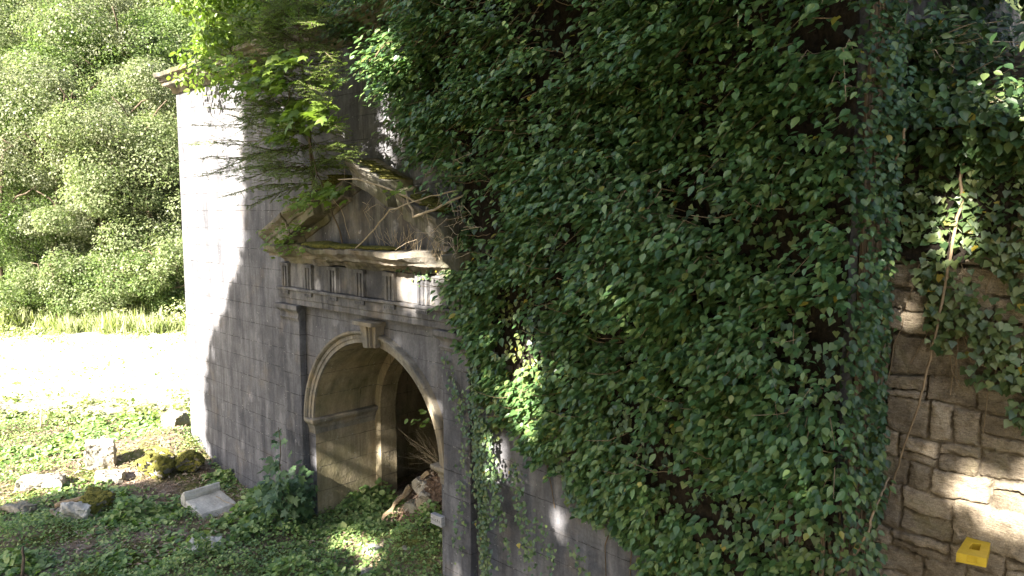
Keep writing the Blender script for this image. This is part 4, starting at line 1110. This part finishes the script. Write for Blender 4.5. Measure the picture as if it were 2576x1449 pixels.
def plank(p0, p1, w, t, lb):
    mb = MB()
    pa, pb = hit(*p0), hit(*p1)
    dv = unit(pb - pa); sd_ = unit(np.cross(dv, [0, 0, 1.0])); ud = np.cross(sd_, dv)
    Vp = []
    for i in range(13):
        c = pa + (pb - pa) * i / 12 + ud * 0.012 * math.sin(i * 1.3)
        for a_, b_ in ((-1, -1), (1, -1), (1, 1), (-1, 1)): Vp.append(c + sd_ * a_ * w * (1 + 0.12 * math.sin(i * 2.1 + a_)) + ud * b_ * t)
    mb.add(Vp, [(i * 4 + j, i * 4 + (j + 1) % 4, i * 4 + 4 + (j + 1) % 4, i * 4 + 4 + j) for i in range(12) for j in range(4)] + [(0, 1, 2, 3), (48, 49, 50, 51)])
    tag(bevel(mb.build('plank', WOOD, None), 0.004), lb, 'plank')
plank((962, 1306, 1, 0.38), (1032, 1222, 1, 0.66), 0.04, 0.016, 'pale weathered plank leaning up the left side of the debris heap')
plank((1000, 1262, 1, 0.66), (1082, 1186, 1, 0.80), 0.035, 0.03, 'dark broken timber lying along the crest of the debris heap')
nh = 1500
hx2 = rs.uniform(-7.7, -5.98, nh); hy2 = rs.uniform(0.3, 1.6, nh)
hl = leaves('leaf_litter', LITTER_M, [(T_LANCE, np.stack([hx2, hy2, heap_z(hx2, hy2) + 0.06 + 0.05 * rs.random(nh)], -1), np.array([-0.5, -0.4, 0.8]) + rs.normal(0, 0.4, (nh, 3)), rs.normal(0, 1, (nh, 3)), rs.uniform(0.03, 0.12, nh))])
tag(hl, 'bark flakes and dead leaves strewn over the debris heap', 'leaf litter', kind='stuff')
# dry stalks on the heap
dr = MB(); b00 = hit(1098, 1160, 1, 0.62)
for k in range(24):
    b0 = b00 + rs.normal(0, 0.05, 3)
    dr.tube(wiggle(b0, b0 + np.array([-abs(rs.normal(0.26, 0.13)), rs.normal(-0.1, 0.2), rs.uniform(-0.05, 0.35)]), 6, 0.015, 800 + k), np.linspace(0.0018, 0.0009, 6), 3)
tag(dr.build('dry_stalks', TWIG, None), 'tuft of thin dry stalks on top of the debris heap', 'dry stalks')

# weathered board on the right jamb, with worn dark marks
mb = MB(); pq = hit(1104, 1308, 1, -0.13)
mb.box((pq[0] - 0.10, -0.16, pq[2] - 0.055), (pq[0] + 0.075, -0.102, pq[2] + 0.055))
bd = empty('board', (pq[0], -0.13, pq[2]), 'small weathered grey board with worn dark marks fixed to the right jamb', 'board')
GREYWOOD = simple_mat('grey_board', (0.24, 0.24, 0.24), (0.40, 0.39, 0.38), 30, stretch=(0.3, 1, 2))
bevel(mb.build('panel', GREYWOOD, bd), 0.004)
INK = simple_mat('dark_paint', (0.03, 0.03, 0.03), (0.08, 0.08, 0.08), 50)
mk = MB()
rk = np.random.default_rng(4)
for k in range(5):
    xk = pq[0] - 0.075 + 0.03 * k; zk = pq[2] + 0.002 + 0.004 * (k % 2)
    for (ax, az, bx_, bz_) in (((-.008, -.014, -.006, .014), (-.006, .012, .008, .010), (.008, -.012, .006, .006)), ((-.008, .012, .008, .014), (-.008, -.012, .008, -.013)), ((0, -.014, 0, .014),), ((-.008, -.012, 0, .014), (0, .014, .008, -.012)), ((0, -.013, .002, .013),))[k]:
        mk.tube([(xk + ax, -0.1605, zk + az), (xk + bx_, -0.1605, zk + bz_)], 0.0022, 4)
mk.build('lettering', INK, bd)

# ------------------------------------------------------------------ conifer sapling on the pediment
con = None
base = np.array([-7.98, -0.22, zr(-7.98) + 0.16])
topc = hit(742, -90, 1, -0.45)
con = empty('conifer_sapling', tuple(base), 'thin dark feathery conifer growing from the left slope of the pediment', 'tree')
Pt = wiggle(base - [0, 0, 0.05], topc, 14, 0.02, 77)
mb = MB(); mb.tube(Pt, np.linspace(0.028, 0.008, 14), 6)
nP, nN, nT, nS = [], [], [], []
rc_ = np.random.default_rng(8)
def spray(p0, p1, side_n, twig_l, ntw, thick):
    """a branch with side twigs carrying two flat rows of needles"""
    L = wiggle(p0, p1, 9, 0.026, int(rc_.integers(1e6)), -0.05)
    mb.tube(L, np.linspace(thick, 0.0025, 9), 4)
    segs = []
    for i in range(ntw):
        f = 0.15 + 0.85 * i / ntw
        q = L[min(7, int(f * 8))] + (L[min(8, int(f * 8) + 1)] - L[min(7, int(f * 8))]) * ((f * 8) % 1)
        dr_ = unit(np.asarray(p1) - p0)
        sdv = unit(np.cross(dr_, [0, 0, 1.0])) * (1 if i % 2 else -1)
        tw = unit(dr_ * 0.9 + sdv * 0.9 + rc_.normal(0, 0.28, 3) + [0, 0, -0.15])
        segs.append((q, q + tw * twig_l * (1.1 - 0.75 * f) * rc_.uniform(0.6, 1.2)))
    segs.append((L[4], L[8]))
    for a, b_ in segs:
        if rc_.random() < 0.8: mb.tube([a, b_], [0.0025, 0.0012], 3)
        ln = np.linalg.norm(b_ - a); k = max(4, int(ln / 0.0042))
        tt = rc_.random(k)
        dv_ = unit(b_ - a); sv = unit(np.cross(dv_, [0.2, 0.1, 1.0]))
        sg = np.where(rc_.random(k) < 0.5, 1, -1)[:, None]
        nP.append(a + (b_ - a) * tt[:, None]); nT.append(sv * sg * 0.9 + dv_ * 0.7 + rc_.normal(0, 0.2, (k, 3)))
        nN.append(np.array([0, -0.3, 1.0]) + rc_.normal(0, 0.35, (k, 3))); nS.append(rc_.uniform(0.013, 0.028, k))
br_px = [((745, 440), (500, 445), -0.75), ((745, 400), (505, 400), -0.8), ((742, 430), (560, 495), -0.65), ((745, 370), (480, 315), -0.9), ((745, 340), (520, 270), -0.55), ((745, 390), (470, 365), -0.5), ((742, 300), (610, 300), -0.9),
         ((745, 250), (560, 190), -0.7), ((745, 200), (560, 130), -0.5), ((745, 170), (590, 70), -0.9), ((742, 110), (520, 20), -0.7), ((742, 60), (610, -30), -0.4), ((742, 80), (600, 40), -1.0), ((745, 150), (650, 110), -1.1),
         ((745, 430), (900, 380), -0.7), ((745, 400), (870, 420), -0.5), ((742, 370), (850, 360), -0.9), ((745, 440), (800, 470), -0.8), ((745, 460), (640, 470), -1.0), ((745, 450), (620, 520), -0.8), ((742, 330), (690, 340), -1.1),
         ((742, 90), (860, 60), -0.6), ((742, 150), (840, 140), -0.6), ((742, 40), (830, 10), -0.9), ((742, 0), (690, -20), -0.9), ((742, 240), (660, 250), -0.9), ((742, 210), (800, 190), -0.9), ((742, 420), (680, 440), -1.2)]
for k in range(46):
    py_ = rc_.uniform(-20, 455); sgn = -1 if rc_.random() < 0.72 else 1
    ln_px = rc_.uniform(70, 210) * (1.0 if sgn < 0 else 0.6) * (0.75 + 0.35 * py_ / 455)
    br_px.append(((745, py_), (745 + sgn * ln_px, py_ + rc_.normal(-5, 35)), rc_.uniform(-1.2, -0.4)))
for a, b_, Yb in br_px:
    i = int(np.argmin([abs((hit(*a, 1, -0.35) - q)[2]) for q in Pt]))
    spray(Pt[i], hit(*b_, 1, Yb), 0, 0.34, 30, 0.006)
leaves('needles', NEEDLE, [(T_LANCE, np.concatenate(nP), np.concatenate(nN), np.concatenate(nT), np.concatenate(nS))], con)
mb.build('trunk', BARK, con, True)

# ------------------------------------------------------------------ broadleaf sapling on the pediment
sap = empty('broadleaf_sapling', tuple(hit(875, 650, 1, -0.25)), 'slender sapling with bright lime green leaves before the conifer', 'tree')
mb = MB(); lp, ln_, lt_, lsz = [], [], [], []
s0 = hit(868, 652, 1, -0.2)
def limb(pts, r0, r1, seed):
    q = [hit(a, b_, 1, y_) for a, b_, y_ in pts]
    P_ = np.concatenate([np.linspace(q[i], q[i + 1], 5)[:-1] for i in range(len(q) - 1)] + [[q[-1]]]) + np.random.default_rng(seed).normal(0, 0.006, ((len(q) - 1) * 4 + 1, 3))
    mb.tube(P_, np.linspace(r0, r1, len(P_)), 5)
    return P_
limb([(868, 652, -0.2), (855, 580, -0.3), (822, 505, -0.45), (800, 440, -0.55), (775, 340, -0.7)], 0.012, 0.006, 1)
limb([(775, 340, -0.7), (720, 270, -0.8), (640, 215, -0.85), (520, 170, -0.8)], 0.006, 0.003, 2)
limb([(800, 440, -0.55), (780, 490, -0.7), (700, 505, -0.75)], 0.005, 0.003, 3)
limb([(822, 505, -0.45), (850, 490, -0.6), (890, 500, -0.7)], 0.004, 0.003, 4)
limb([(720, 270, -0.8), (740, 190, -0.85), (720, 140, -0.9)], 0.005, 0.003, 5)
rl = np.random.default_rng(17)
for px, py, Y_c, k, sp_, s_ in ((755, 285, -0.75, 30, 50, 0.115), (800, 275, -0.8, 14, 30, 0.12), (710, 300, -0.8, 12, 25, 0.11), (640, 225, -0.85, 34, 60, 0.085), (720, 150, -0.85, 30, 45, 0.09), (560, 165, -0.8, 30, 60, 0.075), (680, 205, -0.9, 24, 50, 0.085),
                                (510, 155, -0.75, 14, 30, 0.07), (830, 486, -0.6, 22, 35, 0.085), (770, 505, -0.7, 20, 45, 0.075), (720, 345, -0.7, 8, 30, 0.085), (690, 355, -0.7, 6, 20, 0.08), (830, 210, -0.6, 10, 40, 0.07), (835, 310, -0.5, 10, 40, 0.075), (660, 185, -0.8, 16, 60, 0.08),
                                (700, 600, -0.5, 22, 45, 0.05), (740, 575, -0.5, 16, 40, 0.05), (730, 625, -0.45, 10, 30, 0.05), (1000, 480, -0.5, 6, 25, 0.06)):
    for _ in range(int(k * 2.8)):
        q = hit(px + rl.normal(0, sp_ * 0.6), py + rl.normal(0, sp_ * 0.28), 1, Y_c + rl.normal(0, 0.12))
        lp.append(q); ln_.append(np.array([0, -0.45, 1.0]) + rl.normal(0, 0.35, 3)); lt_.append(np.array([-0.3, -0.6, -0.25]) + rl.normal(0, 0.6, 3)); lsz.append(s_ * rl.uniform(0.9, 1.45))
leaves('foliage', MAPLE_M, [(T_MAPLE, np.array(lp), np.array(ln_), np.array(lt_), np.array(lsz))], sap)
mb.build('stem', BARK, sap, True)

# ------------------------------------------------------------------ dry tangle at the pediment's right slope
dt = MB(); rd = np.random.default_rng(12)
def px_tube(pts, r0, r1, seed, amp=0.008):
    q = [hit(a, b_, 1, y_) for a, b_, y_ in pts]
    P_ = np.concatenate([np.linspace(q[i], q[i + 1], 5)[:-1] for i in range(len(q) - 1)] + [[q[-1]]])
    P_ = P_ + np.random.default_rng(seed).normal(0, amp, P_.shape)
    dt.tube(P_, np.linspace(r0, r1, len(P_)), 5)
px_tube([(850, 452, -0.7), (900, 450, -0.7), (980, 475, -0.6), (1040, 505, -0.45), (1090, 520, -0.2)], 0.006, 0.012, 1, 0.003)
px_tube([(870, 648, -0.25), (930, 590, -0.5), (980, 530, -0.6), (1060, 500, -0.5), (1150, 480, -0.3)], 0.008, 0.006, 2, 0.005)
px_tube([(1020, 480, -0.4), (1040, 545, -0.5), (1110, 520, -0.4), (1170, 490, -0.25)], 0.014, 0.010, 3, 0.006)
px_tube([(740, 520, -0.5), (800, 500, -0.5), (835, 495, -0.5), (860, 530, -0.4), (880, 600, -0.3)], 0.004, 0.004, 4, 0.005)
for k in range(48):
    cx_, cy_ = (rd.normal(930, 45), rd.normal(490, 35)) if k < 10 else (rd.normal(1100, 40), rd.normal(560, 50))
    a = rd.uniform(0, 6.28); L = rd.uniform(20, 65)
    x2, y2 = cx_ + math.cos(a) * L, cy_ + math.sin(a) * L
    Yd = rd.uniform(-0.65, -0.25)
    mxp = ((cx_ + x2) / 2 + rd.normal(0, 12), (cy_ + y2) / 2 + rd.normal(0, 12))
    px_tube([(cx_, cy_, Yd), (*mxp, Yd - 0.05), (x2, y2, Yd + rd.normal(0, 0.1))], 0.0025, 0.0012, 20 + k, 0.003)
for k in range(40):
    cx_ = rd.uniform(960, 1120); a = rd.normal(0, 14)
    px_tube([(cx_, 645 + (cx_ - 960) * 0.06, -0.2), (cx_ + a, 615, -0.26), (cx_ + a * 2.2, 585 + rd.normal(0, 12), -0.3)], 0.003, 0.0015, 200 + k, 0.003)
tag(dt.build('dry_branches', TWIG, None), 'tangle of bare pale twigs on the right slope of the pediment', 'dry branches')

# ------------------------------------------------------------------ shrub at the left pilaster's foot
sb = gpt(722, 1318)
sh = empty('shrub', tuple(sb), 'dark leafy shrub with lobed leaves at the foot of the left pilaster', 'shrub')
mb = MB(); lp, ln_, lt_, lsz = [], [], [], []
rl = np.random.default_rng(23)
Zup = hit(700, 1075, 1, -0.3)
main = wiggle(sb, Zup, 10, 0.02, 3); mb.tube(main, np.linspace(0.014, 0.004, 10), 5)
for k in range(30):
    a = rl.uniform(0, 6.28); L = rl.uniform(0.08, 0.33); h_ = rl.uniform(0.1, 0.65)
    e = sb + np.array([math.cos(a) * L, min(-0.05 - sb[1], math.sin(a) * L), h_])
    mb.tube(wiggle(sb, e, 5, 0.02, k + 50), np.linspace(0.008, 0.003, 5), 4)
    for _ in range(rl.integers(8, 13)):
        q = e + rl.normal(0, 0.085, 3); q[1] = min(q[1], -0.06)
        lp.append(q); ln_.append(np.array([0.1, -0.65, 0.7]) + rl.normal(0, 0.35, 3)); lt_.append(np.array([0, -0.25, -0.8]) + rl.normal(0, 0.5, 3)); lsz.append(rl.uniform(0.065, 0.14))
for f in (0.5, 0.62, 0.74, 0.8, 0.9, 0.98):
    for _ in range(5):
        q = main[int(f * 9)] + rl.normal(0, 0.08, 3) * [1.3, 0.7, 0.8]; q[1] = min(q[1], -0.08)
        lp.append(q); ln_.append(np.array([0.1, -0.6, 0.7]) + rl.normal(0, 0.3, 3)); lt_.append(np.array([-0.3, -0.25, -0.6]) + rl.normal(0, 0.5, 3)); lsz.append(rl.uniform(0.07, 0.13))
leaves('foliage', SHRUB_M, [(T_MAPLE, np.array(lp), np.array(ln_), np.array(lt_), np.array(lsz))], sh)
mb.build('stems', BARK, sh, True)
# small sprig in the arch
sp0 = hit(1092, 1070, 1, 0.25); spg = empty('ivy_sprig', tuple(sp0), 'small green sprig hanging inside the right side of the arch', 'plant')
q = sp0 + np.array([-0.12, -0.05, 0.05]) + rl.normal(0, 0.06, (16, 3)); mb = MB(); mb.tube([sp0, sp0 + np.array([-0.1, -0.04, 0.06])], 0.003, 4); mb.build('stem', TWIG, spg)
leaves('foliage', MAPLE_M, [(T_OVATE, q, np.array([0, -0.5, 0.8]) + rl.normal(0, 0.3, (16, 3)), np.array([-0.8, -0.2, -0.5]) + rl.normal(0, 0.3, (16, 3)), rl.uniform(0.05, 0.09, 16))], spg)

# ------------------------------------------------------------------ overhanging bushes at the top right
def overhang(label, cx, cy, cz, R, n, mat, seed, sz, tpl=T_LANCE):
    t = empty('overhanging_bush', (cx, cy + 0.3, cz - 0.2), label, 'bush', 'bushes hanging over the rough wall')
    r = np.random.default_rng(seed)
    mb = MB(); P_, N_, T_, S_ = [], [], [], []
    root = np.array([cx, cy + 0.5, cz - 0.15])
    for k in range(n):
        d = unit(np.array([r.normal(0, 0.8), -abs(r.normal(0.6, 0.5)), r.normal(0.15, 0.5)]))
        e = root + d * R * r.uniform(0.5, 1.1) * [1.5, 1, 0.8]
        L = wiggle(root, e, 7, 0.03, seed * 100 + k, -0.05)
        mb.tube(L, np.linspace(0.007, 0.0025, 7), 4)
        m_ = r.integers(18, 30)
        tt = r.random(m_) ** 0.6
        ix = np.clip((tt * 6).astype(int), 0, 5)
        c = L[ix] + (L[ix + 1] - L[ix]) * ((tt * 6) % 1)[:, None]
        P_.append(c + r.normal(0, 0.02, c.shape)); N_.append(np.array([0, -0.5, 0.8]) + r.normal(0, 0.4, c.shape)); T_.append(d * 0.7 + [0, -0.2, -0.5] + r.normal(0, 0.5, c.shape)); S_.append(r.uniform(*sz, m_))
    leaves('foliage', mat, [(tpl, np.concatenate(P_), np.concatenate(N_), np.concatenate(T_), np.concatenate(S_), r.uniform(1.2, 2.0, sum(map(len, S_))))], t)
    mb.build('stems', TWIG, t)
q = hit(2330, 190, 1, YR + 0.1); overhang('dark glossy bush over the rough wall next to the ivy corner', q[0], q[1], q[2], 0.55, 60, IVY_M, 3, (0.05, 0.09))
q = hit(2540, 230, 1, YR - 0.15); overhang('lighter green bush over the rough wall at the right frame edge', q[0], q[1], q[2], 0.5, 60, IVY_R, 4, (0.05, 0.085))
q = hit(2230, 60, 1, YR - 0.15); overhang('dark bush above the ivy corner at the top edge', q[0], q[1], q[2], 0.5, 45, IVY_M, 5, (0.05, 0.085))
near_tree('broadleaf_tree', 'yellowish sunlit tree high behind the bank in the top right corner', (0.9, 6.0, 6.0), 133, 2.6, 5.0, 9000, 0.13, TREE_A, T_QUAD, -0.8, 40)
near_tree('broadleaf_tree', 'dark tree on the bank behind the bushes at top right', (-0.75, 2.0, 4.9), 139, 1.0, 3.6, 9000, 0.085, IVY_M, T_OVATE, -0.7, 50)

# ------------------------------------------------------------------ wood behind the viewpoint that shades the facade
def cast(p):
    """follow the sun's ray from p onto the facade plane"""
    k = p[..., 1] / SUN[1]
    return p[..., 0] - SUN[0] * k, p[..., 2] - SUN[2] * k
SLOPE_K = SUN[2] / -SUN[1]
def to_plane(q): x_, z_ = cast(np.asarray(q, float)); return float(x_), float(z_)
# gaps in the canopy: (point on the facade plane that the light reaches, radius x, radius z)
GAPS = []
def gap(p, rx, rz): GAPS.append((*to_plane(p), rx, rz))
gap(hit(950, 440, 1, -0.35), 0.28, 0.10)
gap(hit(1040, 640, 1, -0.35), 0.30, 0.10)
gap(hit(1295, 960, 1, -0.3), 0.20, 0.45)
gap(hit(1215, 930, 1, -0.25), 0.0, 0.2)
gap(hit(1250, 1170, 1, -0.05), 0.05, 0.3)
gap(hit(1400, 1330, 1, -0.05), 0.06, 0.22)
gap(hit(1420, 500, 1, -0.45), 0.0, 0.05)
gap(hit(980, 180, 1, -0.4), 0.35, 0.3)
gap(hit(950, 350, 1, -0.1), 0.14, 0.6)
gap(hit(1050, 740, 1, -0.1), 0.3, 0.16)
gap(np.array([-0.82, YR, 2.12]), 0.46, 0.22)
gap(hit(2420, 600, 1, YR), 0.10, 0.22)
gap(hit(2310, 810, 1, YR), 0.09, 0.05)
gap(hit(2550, 200, 1, YR - 0.2), 0.14, 0.14)
gap(hit(915, 1380, 2, 0.0), 0.55, 0.14)
gap(hit(765, 288, 1, -0.75), 0.10, 0.02)
gap(hit(690, 195, 1, -0.85), 0.25, 0.05)
gap(hit(830, 485, 1, -0.6), 0.04, 0.0)
gap(hit(560, 165, 1, -0.8), 0.3, 0.05)
gap(hit(1035, 1300, 2, 0.0), 0.15, 0.08)
gap(np.array([-8.3, 0.95, 0.75]), 0.03, 0.22)
gap(np.array([-8.4, 0.15, 0.7]), 0.04, 0.3)
gap(hit(1085, 1020, 1, -0.05), 0.03, 0.14)
LZ = np.array([-4.0, -1.97, -1.06, -0.68, 0.0, 0.35, 1.4, 2.2, 2.95, 3.56, 4.5, 8.0])
LX = np.array([-12.9, -12.2, -11.95, -11.6, -11.7, -11.86, -11.76, -11.46, -10.7, -10.35, -10.2, -10.1])
rc2 = np.random.default_rng(77)
nl = 105000
yy = rc2.uniform(-14.5, -10.0, nl)
xp = rc2.uniform(-16.0, 6.5, nl); zp = rc2.uniform(-3.8, 8.3, nl)
kk = yy / SUN[1]
pw = np.stack([xp + SUN[0] * kk, yy, zp + SUN[2] * kk], -1)
bound = np.interp(zp, LZ, LX) + 0.4 * (n2(yy * 0 + xp, zp, 0.7, 5) - 0.5)
ok = (xp > bound) & (pw[:, 2] > 1.2)
for gx_, gz_, ra, rb in GAPS:
    wob = 1 + 0.8 * (n2(xp, zp, 0.14, 6) - 0.5)
    ok &= ((xp - gx_) / (ra + 0.11)) ** 2 + ((zp - gz_) / (rb + 0.11)) ** 2 > wob
# soft thinning so that flecks of light come through
thin = n2(xp, zp, 0.35, 9)
ok &= rc2.random(nl) < 1.0 - 0.35 * smooth(0.66, 0.78, thin)
pw = pw[ok]; n = len(pw)
wd = leaves('woodland', TREE_B, [(T_QUAD, pw, SUN * 0.9 + rc2.normal(0, 0.45, (n, 3)), rc2.normal(0, 1, (n, 3)), rc2.uniform(0.15, 0.26, n), rc2.uniform(1.1, 1.8, n))])
tag(wd, 'dense leafy wood facing the gatehouse that shades its front', 'woodland', kind='stuff')
mb = MB()
for k in range(9):
    x_ = -9 + 1.9 * k; mb.tube(wiggle((x_, -12.3 + 0.5 * (k % 3), -0.6), (x_ + 0.2, -12.2, 9.0), 10, 0.08, 900 + k), np.linspace(0.16, 0.05, 10), 8)
mb.build('trunks', BARK, wd, True)
